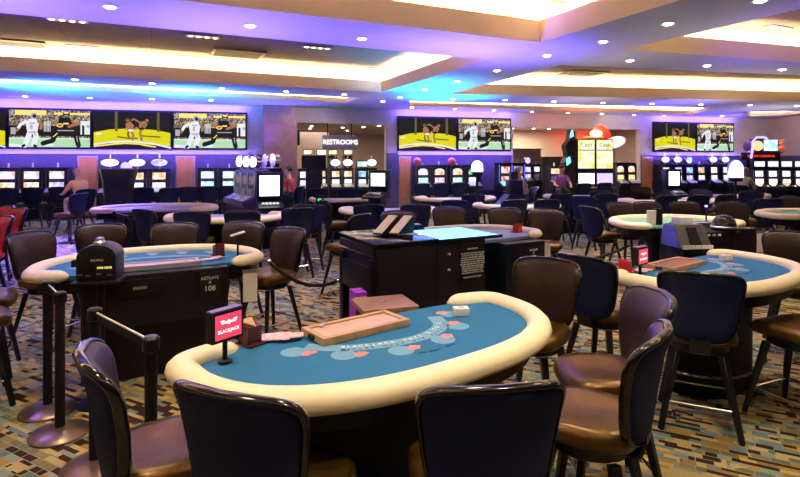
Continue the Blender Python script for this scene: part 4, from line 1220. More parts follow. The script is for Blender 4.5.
def belt(a, b, z, label, sag=0.0, w=0.045, m=M_blackm, edge=True):
    A, B = Vector((*a, z)), Vector((*b, z))
    d = (B - A).normalized(); A = A + d * 0.04; B = B - d * 0.04
    t = thing('barrier_belt', label, 'belt', tuple(A), 0, 'barrier belts')
    s = Vector((-d.y, d.x, 0)) * 0.0025
    b_ = MB(); k = 10; vs = []
    for i in range(k + 1):
        u = i / k; p = A.lerp(B, u) - A + Vector((0, 0, -sag * 4 * u * (1 - u)))
        for q, zz in ((-1, -w / 2), (1, -w / 2), (1, w / 2), (-1, w / 2)):
            vs.append(p + s * q + Vector((0, 0, zz)))
    fs = [(4 * i + j, 4 * i + (j + 1) % 4, 4 * i + 4 + (j + 1) % 4, 4 * i + 4 + j) for i in range(k) for j in range(4)] + [(0, 1, 2, 3), (4 * k + 3, 4 * k + 2, 4 * k + 1, 4 * k)]
    b_.add(vs, fs).build('webbing', m, t, smooth=False)
    if edge:
        e_ = MB(); vs = []
        for i in range(k + 1):
            u = i / k; p = A.lerp(B, u) - A + Vector((0, 0, -sag * 4 * u * (1 - u)))
            for q, zz in ((-1.6, w / 2), (1.6, w / 2), (1.6, w / 2 + .008), (-1.6, w / 2 + .008)):
                vs.append(p + s * q + Vector((0, 0, zz)))
        e_.add(vs, fs).build('white_edging', M_white, t, smooth=False)
    return t
belt(P[0], P[1], 0.885, 'short belt with a white edge between the twin posts')
belt(P[2], P[3], 0.885, 'belt with a white edge behind the nearest left stool')
belt(P[4], P[5], 0.885, 'belt with a white edge at the long pale table')
ea, eb = at1(F3, 0.99, 0.34)[:2], at_p(-0.065, 0.70)[:2]
def rope(a, za, b, zb, sag, label):
    A, B = Vector((*a, za)), Vector((*b, zb)); k = 16
    pts = [A.lerp(B, i / k) - A + Vector((0, 0, -sag * 4 * (i / k) * (1 - i / k))) for i in range(k + 1)]
    t = thing('barrier_rope', label, 'rope', tuple(A), 0, 'barrier ropes')
    MB().tube(pts, 0.018, 10).build('rope', mat('black_velvet', (0.015, 0.011, 0.011), 0.9), t)
    for q in (0, -1):
        MB().ell(pts[q], (0.024, 0.024, 0.024), 10, 6).build('end_cap', M_chrome, t)
rope(ea, 0.84, eb, 0.60, 0.12, 'black rope sagging from table 108 to the dealer stand')
rope(at1(F5, 0.90, 0.2)[:2], 0.80, (6.35, 8.3), 0.80, 0.28, 'black rope sagging from the green table towards the right edge')
rope(at1(F4, 0.92, 0.35)[:2], 0.55, at1(F5, -0.80, 0.35)[:2], 0.62, 0.10, 'black rope slung between the lit-top table and the green table')

# ------------------------------------------------------------------ video wall screens
V_black = emis('picture_black', (0.010, 0.010, 0.012), 1.0)
V_dark = emis('picture_dark', (0.014, 0.012, 0.012), 1.0)
V_white = emis('picture_white', (0.80, 0.83, 0.88), 1.0)
V_greyp = emis('picture_grey', (0.42, 0.42, 0.44), 1.0)
V_green = emis('picture_green', (0.45, 0.72, 0.42), 1.0)
V_yel = emis('picture_yellow', (0.80, 0.74, 0.01), 0.9)
V_gold = emis('picture_gold', (1.0, 0.72, 0.18), 1.1)
V_skin = emis('picture_skin', (0.40, 0.17, 0.085), 1.0)
V_olive = emis('picture_olive', (0.13, 0.11, 0.03), 1.0)
V_crowd = screen_mat('picture_crowd', [(.04, .03, .025), (.4, .32, .2), (.8, .74, .6), (.10, .07, .05), (.25, .14, .07), (.5, .42, .2)], 26, 0.8)
VM = [V_black, V_dark, V_white, V_greyp, V_green, V_yel, V_gold, V_skin, V_olive, V_crowd]
K = dict(black=0, dark=1, white=2, grey=3, green=4, yel=5, gold=6, skin=7, olive=8, crowd=9)
class Pic:
    """flat coloured shapes of one broadcast picture, x and z in 0..1 of the screen"""
    def __init__(s, w, h): s.w, s.h, s.mb, s.k = w, h, MB(), 0
    def poly(s, pts, c):
        s.k += 1
        y = -0.0008 * s.k
        s.mb.add([((x - .5) * s.w, y, (z - .5) * s.h) for x, z in pts], [tuple(range(len(pts)))], K[c])
    def rect(s, x0, z0, x1, z1, c): s.poly([(x0, z0), (x1, z0), (x1, z1), (x0, z1)], c)
    def oval(s, x, z, rx, rz, c, n=14): s.poly(circ(x, z, rx, rz, n), c)
    def limb(s, pts, w, c):
        for (a, b) in zip(pts, pts[1:]):
            dx, dz = b[0] - a[0], (b[1] - a[1]) * s.h / s.w
            l = math.hypot(dx, dz) or 1; nx, nz = -dz / l * w / 2, dx / l * w / 2 * s.w / s.h
            s.poly([(a[0] - nx, a[1] - nz), (b[0] - nx, b[1] - nz), (b[0] + nx, b[1] + nz), (a[0] + nx, a[1] + nz)], c)
            s.oval(b[0], b[1], w / 2, w / 2 * s.w / s.h, c, 8)
def football(p):
    p.rect(0, 0, 1, 1, 'crowd'); p.rect(0, .30, 1, .58, 'dark'); p.rect(0, 0, 1, .24, 'green'); p.rect(0, .22, 1, .25, 'white')
    p.rect(.07, .86, .45, .99, 'gold'); p.rect(.55, .88, 1, .94, 'gold'); p.rect(.88, .35, 1, .72, 'white'); p.rect(.02, .34, .08, .52, 'grey')
    p.limb([(.0, .06), (.2, .02)], .04, 'white'); p.rect(.42, .02, .54, .09, 'white'); p.rect(.90, .30, .93, .60, 'dark')
    for i in range(9): p.oval(.06 + .115 * i, .62 + .05 * math.sin(i * 2.1), .022, .05, ('olive', 'skin', 'grey')[i % 3], 8)
    for i in range(5): p.rect(.425 + .018 * i, .42, .433 + .018 * i, .70, 'white')
    # defender in white
    p.limb([(.265, .44), (.23, .26), (.20, .08)], .065, 'white'); p.limb([(.31, .44), (.33, .28), (.30, .06)], .065, 'white')
    p.poly([(.225, .40), (.345, .40), (.365, .62), (.33, .76), (.24, .76), (.205, .62)], 'white')
    p.limb([(.22, .70), (.14, .60), (.115, .50)], .04, 'white'); p.limb([(.115, .50), (.10, .44)], .032, 'skin'); p.limb([(.355, .70), (.40, .60), (.39, .50)], .038, 'skin')
    p.rect(.25, .62, .32, .66, 'grey'); p.rect(.26, .48, .29, .60, 'grey'); p.rect(.24, .38, .34, .42, 'grey'); p.limb([(.30, .40), (.33, .30)], .012, 'grey')
    p.oval(.305, .84, .040, .085, 'grey'); p.oval(.312, .83, .025, .05, 'black'); p.limb([(.20, .06), (.17, .02)], .035, 'black'); p.limb([(.30, .05), (.33, .02)], .035, 'black')
    # runner in black with the ball
    p.limb([(.66, .46), (.56, .32), (.54, .18), (.42, .10)], .065, 'black'); p.limb([(.75, .46), (.83, .30), (.86, .05)], .065, 'black')
    p.poly([(.61, .40), (.79, .40), (.80, .66), (.75, .80), (.63, .80), (.58, .68)], 'black')
    p.limb([(.60, .74), (.57, .62), (.64, .57)], .038, 'skin'); p.limb([(.78, .74), (.82, .62), (.74, .56)], .038, 'skin')
    p.oval(.63, .59, .042, .055, 'gold'); p.oval(.63, .59, .030, .035, 'skin'); p.oval(.71, .89, .046, .085, 'black'); p.oval(.71, .935, .03, .03, 'gold'); p.rect(.685, .84, .735, .87, 'grey')
    p.limb([(.60, .45), (.80, .45)], .014, 'grey'); p.rect(.67, .62, .74, .66, 'gold'); p.limb([(.84, .30), (.85, .15)], .012, 'grey'); p.limb([(.60, .38), (.55, .28)], .012, 'gold')
def ringfight(p):
    p.rect(0, 0, 1, 1, 'black'); p.rect(0, .62, 1, .90, 'dark')
    p.poly([(0, .10), (0, .42), (.2, .50), (.5, .54), (.8, .50), (1, .42), (1, .04), (.6, .10), (.3, .12)], 'yel')
    for x in (.27, .82): p.rect(x, .45, x + .035, 1, 'olive')
    p.limb([(0, .08), (.25, .16), (.5, .17), (.75, .12), (1, .0)], .025, 'white'); p.limb([(.0, .03), (.28, .10), (.55, .10), (.8, .02)], .02, 'gold')
    p.poly([(.1, 0), (.2, .06), (.4, .10), (.6, .08), (.72, 0)], 'dark')
    p.limb([(.30, .30), (.44, .26), (.56, .26)], .02, 'olive'); p.limb([(.62, .33), (.86, .30)], .02, 'olive'); p.limb([(.02, .36), (.1, .38)], .02, 'white')
    p.poly([(.415, .50), (.50, .47), (.52, .62), (.47, .73), (.41, .68)], 'skin'); p.oval(.435, .77, .024, .045, 'skin'); p.oval(.433, .79, .022, .03, 'olive')
    p.limb([(.48, .48), (.51, .36), (.50, .22)], .030, 'skin'); p.limb([(.45, .48), (.44, .36), (.46, .26)], .026, 'olive'); p.rect(.445, .45, .515, .51, 'white')
    p.poly([(.585, .55), (.655, .52), (.70, .66), (.655, .75), (.59, .71)], 'skin'); p.oval(.69, .76, .024, .045, 'skin'); p.limb([(.62, .55), (.66, .66)], .02, 'olive')
    p.limb([(.59, .71), (.52, .80), (.49, .77)], .022, 'skin'); p.limb([(.615, .54), (.60, .40), (.62, .22)], .032, 'skin'); p.limb([(.57, .57), (.52, .51)], .026, 'skin'); p.rect(.585, .50, .655, .56, 'dark')
def wall_screen(px0, px1, fn, label):
    s0, s1 = px0, px1
    w = s1 - s0; h = 1.245; zc = 2.755
    t = thing('wall_screen', label, 'screen', wallpt((s0 + s1) / 2, 0.0, zc), WA, 'video wall screens')
    MB().box((0, -0.055, 0), (w, 0.10, h)).build('housing', M_blackm, t, bevel=0.006)
    pw, ph = w - 0.10, h - 0.12
    p = Pic(pw, ph); fn(p)
    o = p.mb.build('picture', VM, t, smooth=False); o.location = (0, -0.107, 0)
    return t
SCR = [(-1.672, 0.217, ringfight, 'wall screen with a ring fight, cut by the left picture edge'), (0.223, 2.495, football, 'wall screen with football players, first whole one on the long wall'),
       (2.501, 4.810, ringfight, 'wall screen with a yellow ring fight, between the football screens of the long wall'), (4.816, 7.121, football, 'wall screen with football players beside the plum column'),
       (12.295, 14.545, ringfight, 'wall screen with a yellow ring fight, in the middle pair'), (14.553, 16.725, football, 'wall screen with football players, in the middle pair'),
       (23.091, 25.173, ringfight, 'wall screen with a yellow ring fight, in the last pair at the far right'), (25.183, 27.145, football, 'wall screen with football players, in the last pair at the far right')]
for a, b, fn, l in SCR:
    wall_screen(a, b, fn, l)
# blue light strips behind the screens
for a, b in ((-1.672, 7.121), (12.295, 16.725), (23.091, 27.145)):
    for z, zz, of in ((3.42, 3.6, 0.35), (2.07, 1.3, 0.55)):
        A = wallpt((a + b) / 2, of, z)
        l = lamp('AREA', A, wallpt((a + b) / 2, 0.0, zz), (0.22, 0.14, 1.0), (6.5 if z > 3 else 9) * (b - a), (b - a, 0.08))
# wood panels on the wainscot
for k, (a, b, l) in enumerate(((2.083, 2.669, 'cherry wood wall panel between the pink-screen and oval-topped machines'), (4.913, 5.505, 'cherry wood wall panel right of the oval-topped machines'), (12.350, 12.798, 'cherry wood wall panel at the start of the two-screen wall'), (22.562, 23.067, 'cherry wood wall panel beside the last pair of screens'))):
    t = thing('wood_panel', l, 'wall panel', wallpt((a + b) / 2, 0.062, 0), WA, 'cherry wood wall panels')
    w = b - a
    MB().box((0, -0.008, 1.0), (w, 0.016, 1.86)).build('backing', M_steel, t)
    for i in range(2):
        for j in range(4):
            MB().box(((i - .5) * (w - .06) / 2, -0.022, 0.30 + 0.455 * j), ((w - .06) / 2 - 0.008, 0.014, 0.447)).build('panel_board', M_panel, t)

# ------------------------------------------------------------------ slot machines
M_slot = mat('slot_cabinet_navy', (0.008, 0.008, 0.026), 0.35, spec=0.25)
M_slotp = mat('slot_cabinet_purple', (0.06, 0.03, 0.14), 0.3)
GS = 'slot machines'
def slot(x, y, rz, label, up=S_white, low=S_white, deck=M_steel, topper=None, tmat=E_white, h=1.58, w=0.62, arch=False, trim=M_chrome, group=GS, body=M_slot):
    t = thing('slot_machine', label, 'slot machine', (x, y, 0), rz, group)
    d = 0.55
    side = [(-d / 2 - .02, 0), (d / 2, 0), (d / 2, h), (-d / 2 + .20, h), (-d / 2 + .16, h * .60), (-d / 2 - .10, h * .53), (-d / 2 - .12, h * .48), (-d / 2 - .02, h * .44)]
    n = len(side); b = MB()
    b.add([(-w / 2, yy, zz) for yy, zz in side] + [(w / 2, yy, zz) for yy, zz in side], [(i, (i + 1) % n, n + (i + 1) % n, n + i) for i in range(n)] + [tuple(range(n)), tuple(range(2 * n - 1, n - 1, -1))])
    b.build('cabinet', body, t, smooth=False)
    def face(z0, z1, ww, name, m, dome=False):
        f = MB(); y0 = -d / 2 + .16 + (z0 / h - .6) * .1 - .012; y1 = -d / 2 + .16 + (z1 / h - .6) * .1 - .012
        if dome:
            pts = [(-ww / 2, z0), (ww / 2, z0)] + [(ww / 2 * math.cos(a), z0 + (z1 - z0) * (.55 + .45 * math.sin(a))) for a in [PI * i / 10 for i in range(11)]]
        else:
            pts = [(-ww / 2, z0), (ww / 2, z0), (ww / 2, z1), (-ww / 2, z1)]
        k = len(pts); yy = lambda z: y0 + (y1 - y0) * (z - z0) / (z1 - z0)
        f.add([(a, yy(z), z) for a, z in pts] + [(a, yy(z) + .02, z) for a, z in pts], [tuple(range(k)), tuple(range(2 * k - 1, k - 1, -1))] + [(i, (i + 1) % k, k + (i + 1) % k, k + i) for i in range(k)])
        return f.build(name, m, t, smooth=False)
    face(h * .622, h * .722, w * .64, 'lower_screen', low)
    face(h * .785, h * .925, w * .64, 'upper_screen', up, arch)
    face(h * .742, h * .768, w * .70, 'name_strip', M_slotp)
    dk = MB(); dk.add([(-w * .42, -d / 2 - .095, h * .537), (w * .42, -d / 2 - .095, h * .537), (w * .42, -d / 2 + .14, h * .603), (-w * .42, -d / 2 + .14, h * .603), (-w * .42, -d / 2 - .095, h * .548), (w * .42, -d / 2 - .095, h * .548), (w * .42, -d / 2 + .14, h * .614), (-w * .42, -d / 2 + .14, h * .614)],
                      [(0, 3, 2, 1), (4, 5, 6, 7), (0, 1, 5, 4), (1, 2, 6, 5), (2, 3, 7, 6), (3, 0, 4, 7)])
    dk = dk.build('button_deck', deck, t, smooth=False)
    for sx in (-1, 1):
        MB().box((sx * (w / 2 - .012), -d / 2 + .165, h * .78), (.022, .03, h * .36)).build('edge_trim', trim, t)
    MB().cyl((0, 0, h), (0, 0, h + .13 if not topper else h + .06), 0.022, n=10).build('candle', M_white, t)
    if topper == 'oval':
        o = MB(); p = circ(0, h + .20, w * .48, .15, 24); o.vprism(p, -.06, .06); o.build('topper', M_chrome, t)
        f = MB(); f.vprism(circ(0, h + .20, w * .41, .118, 24), -.075, -.058); f.build('topper_face', tmat, t)
        MB().cyl((0, 0, h + .30), (0, 0, h + .46), 0.02, n=8).build('candle', M_white, t)
    elif topper == 'round':
        o = MB(); o.vprism(circ(0, h + .18, w * .38, .17, 22), -.07, .07); o.build('topper', M_chrome, t)
        MB().vprism(circ(0, h + .18, w * .31, .14, 22), -.085, -.068).build('topper_face', tmat, t)
    elif topper == 'globe':
        MB().ell((-0.22, -0.1, h + 0.12), (0.16, 0.10, 0.15), 14, 9).build('topper_globe', noisy('orange_globe', (0.75, 0.20, 0.10), (0.55, 0.10, 0.15), 8, 0.4), t)
    elif topper == 'box':
        MB().box((0, 0, h + .15), (w * .95, .22, .26)).build('topper', M_slot, t, bevel=0.01)
        MB().box((0, -.115, h + .15), (w * .85, .014, .19)).build('topper_face', tmat, t, smooth=False)
    return t
def wslot(px, off, *a, **k):
    x, y, _ = wallpt(px, off)
    return slot(x, y, WA, *a, **k)
O = 0.42
for px, n in ((0.385, 'first'), (1.008, 'second'), (1.670, 'third')):
    wslot(px, O, 'slot machine with pink and white screens under the long video wall, %s from the left' % n, S_pink, S_warm if n != 'third' else S_lilac, w=0.60)
wslot(3.095, O, 'oval-topped slot machine mostly hidden by the black curved cabinet back', S_dim, S_dim, topper='oval', tmat=S_white, h=1.52)
wslot(3.860, O, 'oval-topped slot machine with warm screens, next to the curved cabinet back', S_warm, S_white, topper='oval', tmat=S_white, h=1.52, w=0.58)
wslot(4.493, O, 'slot machine with a dark-ringed white oval top near the wood panel', S_warm, S_white, topper='oval', tmat=S_lilac, h=1.52, w=0.58)
for px, n in ((5.922, 'left'), (6.580, 'right')):
    wslot(px, O, 'slot machine with pale cyan screens beside the plum column, %s one' % n, S_cyan, S_cyan, w=0.60, h=1.55)
# curved cabinet seen from behind
t = thing('gaming_cabinet', 'tall black curved gaming cabinet seen from behind with a silver edge', 'gaming cabinet', (-6.959, 13.200, 0), 0.05)
out = [(-.30, 0), (.30, 0), (.27, .5), (.26, .85), (.31, 1.25), (.40, 1.58), (-.36, 1.58), (-.28, 1.25), (-.25, .85), (-.28, .5)]
MB().vprism(out, -.18, .18).build('cabinet', M_slot, t, bevel=0.01)
MB().tube([(-.30, -.185, .3), (-.265, -.185, .62), (-.262, -.185, .9), (-.295, -.185, 1.25), (-.375, -.185, 1.58), (-.34, -.185, 1.64)], 0.018, 8).build('silver_edge', M_chrome, t)
MB().vprism([(a, b + 1.62) for a, b in [(.06, -.02), (.30, -.02), (.28, .09), (.14, .13), (.07, .07)]], -.05, .05).build('top_light', E_lilac, t)
# row seen at an angle, with narrow oval tops
for k, (px, Y) in enumerate(((241.5, 13.6), (248.5, 13.1), (255.5, 12.6))):
    slot([(-4.044, 13.600), (-3.724, 13.100), (-3.416, 12.600)][k][0], [13.6, 13.1, 12.6][k], math.radians(-57), 'angled slot machine with an unlit screen and a white oval top, %s in its row' % ['farthest', 'middle', 'nearest'][k], S_dim, S_dim, M_chrome, 'oval', E_white, 1.55, 0.56, trim=M_white, body=M_slotp)
for k, (x, y) in enumerate(((-3.48, 13.96), (-3.15, 13.46))):
    slot(x, y, math.radians(123), 'slot machine seen from behind with a blue round top, %s' % ['farther one', 'nearer one'][k], S_dim, S_dim, M_chrome, 'round', E_blue, 1.60, 0.56)
# large white monitor terminal
def terminal(x, y, rz, label, w, z0, z1, m, body=M_slot):
    t = thing('game_terminal', label, 'game terminal', (x, y, 0), rz, 'game terminals')
    MB().box((0, .08, (z0 + z1) / 2), (w + .12, .16, z1 - z0 + .12)).build('monitor', body, t, bevel=0.015)
    MB().box((0, -.004, (z0 + z1) / 2), (w, .014, z1 - z0)).build('screen', m, t, smooth=False)
    b = MB(); b.add([(-w / 2 - .05, -.34, z0 - .22), (w / 2 + .05, -.34, z0 - .22), (w / 2 + .05, .12, z0 - .06), (-w / 2 - .05, .12, z0 - .06), (-w / 2 - .05, -.34, z0 - .26), (w / 2 + .05, -.34, z0 - .26), (w / 2 + .05, .12, z0 - .26), (-w / 2 - .05, .12, z0 - .26)], [(0, 1, 2, 3), (4, 7, 6, 5), (0, 4, 5, 1), (1, 5, 6, 2), (2, 6, 7, 3), (3, 7, 4, 0)])
    d = b.build('desk', body, t, smooth=False)
    k = MB()
    for i in range(5):
        k.box((-w * .36 + w * .18 * i, -.17, z0 - .150), (w * .13, .10, .02), M=Matrix.Rotation(.33, 3, 'X'))
    k.build('buttons', M_steel, d)
    MB().box((0, -.02, (z0 - .26) / 2), (w * .8, .34, z0 - .26)).build('pedestal', body, t, bevel=0.01)
    return t
terminal(-2.693, 11.000, 0.35, 'terminal with a big glowing white screen before the plum column', 0.40, 1.06, 1.48, E_white)
terminal(-0.471, 11.400, -0.45, 'terminal with a pale screen and key desk at the right of the opening', 0.34, 1.24, 1.52, S_white)
terminal(6.683, 13.000, 0.1, 'terminal with a plain white upright screen under the last screens', 0.26, 1.18, 1.52, E_white)
# machines beyond the opening with the restrooms sign
hall = [(340.5, -1.2, 'oval', E_white, S_warm, S_white), (354.5, -1.3, 'oval', E_white, S_warm, S_white), (369, -1.0, 'box', S_cyan, S_blue, S_white), (382.5, -1.6, 'oval', E_white, S_lilac, S_white), (325, -1.6, 'round', E_orange, S_red, S_warm), (310, -0.5, None, E_white, S_white, S_white), (318, -0.6, None, E_white, S_dim, S_dim)]
HS = [10.242, 10.718, 11.200, 11.689, 9.772, 9.035, 9.479]
HN = ['with a white oval top, left of the pair beyond the opening', 'with a white oval top, right of the pair beyond the opening', 'with cyan and blue screens beyond the opening', 'with a white oval top beside the opening edge', 'with orange-lit screens under the restrooms sign', 'with a white panel below the dark monitor', 'with dim screens beside the dark monitor']
for s, (px, off, tp, tm, u, lo), n in zip(HS, hall, HN):
    x, y, _ = wallpt(s, off)
    slot(x, y, WA, 'slot machine ' + n, u, lo, M_steel, tp, tm, 1.5, 0.42)
for k, (s, off, tm) in enumerate(((9.616, -5.8, S_warm), (10.207, -5.6, E_warm), (10.735, -5.8, S_yellow), (11.416, -5.6, S_warm))):
    x, y, _ = wallpt(s, off)
    slot(x, y, WA, 'distant slot machine deep in the hall, %s from the left' % ORD[k], S_dim, S_dim, M_steel, 'box', tm, 2.0, 0.42)
t = thing('hall_monitor', 'dark wide monitor on the machines at the left of the opening', 'monitor', wallpt(9.239, 0.95, 1.74), WA)
MB().box((0, 0, 0), (0.78, 0.06, 0.42)).build('housing', M_blackm, t, bevel=0.008)
MB().box((0, -0.032, 0), (0.72, 0.008, 0.36)).build('screen', mat('dark_screen', (0.01, 0.01, 0.02), 0.15), t)
MB().box((0, 0.10, -0.955), (0.5, 0.14, 1.56)).build('stand', M_slot, t)
# row under the two-screen wall
for k, (s, u, l, tm) in enumerate(((13.118, S_pink, S_cyan, E_redl), (13.729, S_warm, S_pink, None), (14.408, S_warm, S_cyan, E_redl), (15.019, S_green, S_white, None))):
    wslot(s, O, 'slot machine with an arched screen under the two-screen wall, %s from the left' % ORD[k], u, l, topper='globe' if tm else None, arch=True, w=0.55, h=1.62)
for k, (s, off, u, l) in enumerate(((15.863, 1.3, S_red, S_red), (16.457, 1.1, S_red, S_blue))):
    wslot(s, off, 'slot machine in the blue-lit bank beside the white arch sign, %s from the left' % ORD[k], u, l, E_cyan, None, E_blue, 1.70, 0.50, trim=E_blue)
t = thing('game_console', 'black console hood beside the grey-haired player', 'game terminal', (2.866, 13.400, 0), 0.1)
MB().box((0, 0, 1.12), (0.34, 0.4, 0.36)).build('hood', M_slot, t, bevel=0.03)
MB().box((0, 0.05, 1.40), (0.18, 0.2, 0.22)).build('top_unit', M_slot, t, bevel=0.02)
b = MB(); b.vprism([(-.18, .94), (.18, .94), (.50, .60), (.50, 0), (-.50, 0), (-.50, .60)], -.25, .25); b.build('console_body', M_slot, t, smooth=False)
MB().box((0, -.255, 0.76), (0.36, 0.012, 0.09)).build('name_strip', S_warm, t, smooth=False)
# machines in the second opening
for k, (s, off, u, l) in enumerate(((19.474, -4.6, S_warm, S_dim), (19.360, -3.6, S_lilac, S_lilac), (20.149, -4.2, S_white, S_dim))):
    x, y, _ = wallpt(s, off)
    slot(x, y, WA, 'slot machine through the doorway beside the middle screens, %s from the left' % ORD[k], u, l, M_steel, 'round' if k == 1 else None, E_lilac, 1.6, 0.40)
x, y, _ = wallpt(19.728, -1.9)
slot(x, y, WA, 'slot machine with a dim warm screen behind the player in purple', S_warm, S_dim, M_steel, None, E_white, 1.55, 0.6)
# the big yellow bank
t = thing('feature_slot_bank', 'big slot bank with tall yellow screens and a red-lit sign on top', 'slot machine', (6.648, 18.600, 0), 0.1)
for i in range(2):
    xx = -0.27 + 0.66 * i
    cb = MB().box((xx, 0, 1.26), (0.64, 0.5, 2.52)).build('cabinet', M_slot, t, bevel=0.01)
    MB().box((xx, -.256, 2.00), (0.58, .014, 0.98)).build('tall_screen', S_yellow, t, smooth=False)
    MB().box((xx, -.27, 1.16), (0.54, .04, 0.36)).build('play_screen', E_lilac if i else E_white, t, smooth=False)
    MB().box((xx, -.36, 0.86), (0.56, .26, 0.05)).build('button_deck', M_steel, t, bevel=0.005)
    MB().box((xx, -.266, 2.14), (0.56, .008, 0.03)).build('screen_divider', M_slot, t, smooth=False)
    text_mesh('sign_lettering', 'Cash', 0.20, mat('dark_green_sign', (0.02, 0.10, 0.02), 0.5), t, (xx, -.268, 2.32), shear=0)
b = MB(); b.vprism([(-1.02, 0), (-.62, 0), (-.60, 1.3), (-.66, 1.7), (-.60, 2.2), (-.64, 2.75), (-.78, 2.84), (-.82, 2.5), (-.98, 2.3), (-.90, 1.9), (-1.02, 1.7), (-.92, 1.2)], -.2, .2)
b.build('black_figure_side', M_blackm, t, smooth=False)
for q in ([(-.95, 1.60), (-.80, 1.72), (-.84, 1.92), (-.96, 1.84)], [(-.84, 2.56), (-.70, 2.62), (-.74, 2.84), (-.80, 2.80)]):
    MB().vprism(q, -.225, -.2).build('blue_light', E_cyan, t, smooth=False)
b = MB(); b.vprism([(-.10, 2.55), (.74, 2.55), (.64, 2.80), (.36, 3.02), (.06, 2.90)], -.1, .1); b.build('red_sign', noisy('red_sign_lit', (0.8, 0.1, 0.05), (0.7, 0.06, 0.03), 4, 0.4), t, smooth=False)
MB().vprism(circ(0.14, 2.72, .22, .12, 20), -.15, -.11).build('sign_oval', E_warm, t)
MB().box((0.05, -.12, 2.60), (0.7, .05, 0.06)).build('sign_light_row', E_orange, t)
o = MB(); o.ell((0.86, -.05, 2.42), (0.40, .16, .20), 18, 10, M=Matrix.Rotation(-.25, 3, 'Y')); o.build('saucer', S_white, t)
lamp('SPOT', (6.829, 18.200, 2.9), (7.385, 20.500, 3.3), (1.0, 0.12, 0.05), 60, 0.1, 140)
for k, (s, u) in enumerate(((20.972, S_warm), (21.469, S_warm))):
    wslot(s, O + .3, 'slot machine with an arched warm screen right of the big yellow bank, %s' % ['left one', 'right one'][k], u, S_yellow, arch=True, w=0.42, h=1.7)
# row under the last screens
for k, (s, u, l, tp, tm) in enumerate(((23.334, S_pink, S_pink, 'oval', S_white), (23.922, S_lilac, S_white, 'oval', S_white), (24.468, S_blue, S_lilac, 'round', S_blue), (25.046, S_red, S_white, None, None), (25.684, S_white, S_white, 'oval', S_white), (26.304, S_pink, S_white, 'oval', S_white))):
    wslot(s, O, 'slot machine under the last pair of screens, %s from the left' % ORD[k], u, l, topper=tp, tmat=tm or E_white, w=0.44, h=1.62)
# bank at the right wall with the big top sign
for k, s in enumerate((28.492, 29.208, 29.936, 30.675)):
    x, y = [(13.549, 20.200), (14.033, 20.160), (14.514, 20.120), (14.994, 20.080)][k]
    slot(x, y, 0.02, 'slot machine with a glowing arch screen in the right wall bank, %s from the left' % ORD[k], S_white, E_warm if k != 2 else S_warm, M_chrome, 'box', S_white, 1.50, 0.455, arch=False, trim=M_chrome)
t = thing('bank_sign', 'big carnival sign with a pale screen above the right wall machine bank', 'sign', (13.950, 20.150, 0), 0.02)
MB().box((0.0, 0.46, 1.95), (1.5, .10, 0.28)).build('support_beam', M_slot, t, bevel=0.01)
MB().box((-0.1, 0.46, 0.9), (0.9, .10, 1.8)).build('support_post', M_slot, t)
MB().box((0.10, 0.34, 2.33), (1.10, .40, 0.56)).build('sign_body', M_slotp, t, bevel=0.02)
MB().box((0.16, 0.13, 2.36), (0.52, .02, 0.42)).build('sign_screen', S_cyan, t, smooth=False)
MB().ell((-0.36, 0.10, 2.34), (0.22, .08, 0.19), 16, 10).build('orange_globe_light', emis('globe_glow', (1.0, 0.62, 0.30), 1.3), t)
MB().tube([(-.62, .1, 1.86), (-.56, .1, 2.2), (-.56, .1, 2.5), (-.40, .1, 2.66), (-.1, .1, 2.66), (.0, .1, 2.60)], 0.04, 10).build('white_arch_tube', E_lilac, t)
MB().ell((-0.72, 0.16, 2.34), (0.17, .08, 0.22), 14, 9).build('purple_side', mat('violet_sign_paint', (0.25, 0.12, 0.5), 0.4), t)
b = MB(); b.ell((0.56, 0.12, 2.44), (.10, .06, .10), 12, 8); b.ell((0.58, .12, 2.22), (.15, .06, .14), 12, 8); b.box((0.55, .1, 2.56), (.22, .05, .06))
b.build('orange_figure', noisy('orange_sign_paint', (0.9, 0.35, 0.15), (0.8, 0.2, 0.1), 5, 0.5), t)
text_mesh('sign_lettering', 'BONUS CARNIVAL', 0.13, E_redl, t, (0.0, 0.405, 1.95))
# arch signs on posts
def arch_sign(x, y, z0, z1, w, m, label, rim):
    t = thing('arch_sign', label, 'sign', (x, y, 0), 0, 'glowing arch signs on posts')
    h = z1 - z0
    pts = [(-w / 2, z0), (w / 2, z0)] + [(w / 2 * math.cos(a), z0 + h * .45 + h * .55 * math.sin(a)) for a in [PI * i / 14 for i in range(15)]]
    MB().vprism(pts, -.03, .03).build('sign_face', m, t, smooth=False)
    MB().tube([(a * 1.04, 0, b) for a, b in pts], 0.022, 8, closed=True).build('rim', rim, t)
    MB().box((0, 0, z0 - .05), (w * .8, .10, .08)).build('bracket', M_blackm, t)
    MB().cyl((0, 0, .04), (0, 0, z0), 0.025, n=12).build('post', M_blackm, t)
    MB().lathe([(.17, 0), (.17, .015), (.04, .04)], 20).build('base', M_blackm, t)
arch_sign(1.575, 10.900, 1.56, 1.79, 0.235, E_white, 'white glowing arch sign on a post among the middle tables', M_slot)
arch_sign(7.302, 11.600, 1.42, 1.79, 0.31, E_white, 'white glowing arch sign with a blue rim on a post near the right', E_blue)
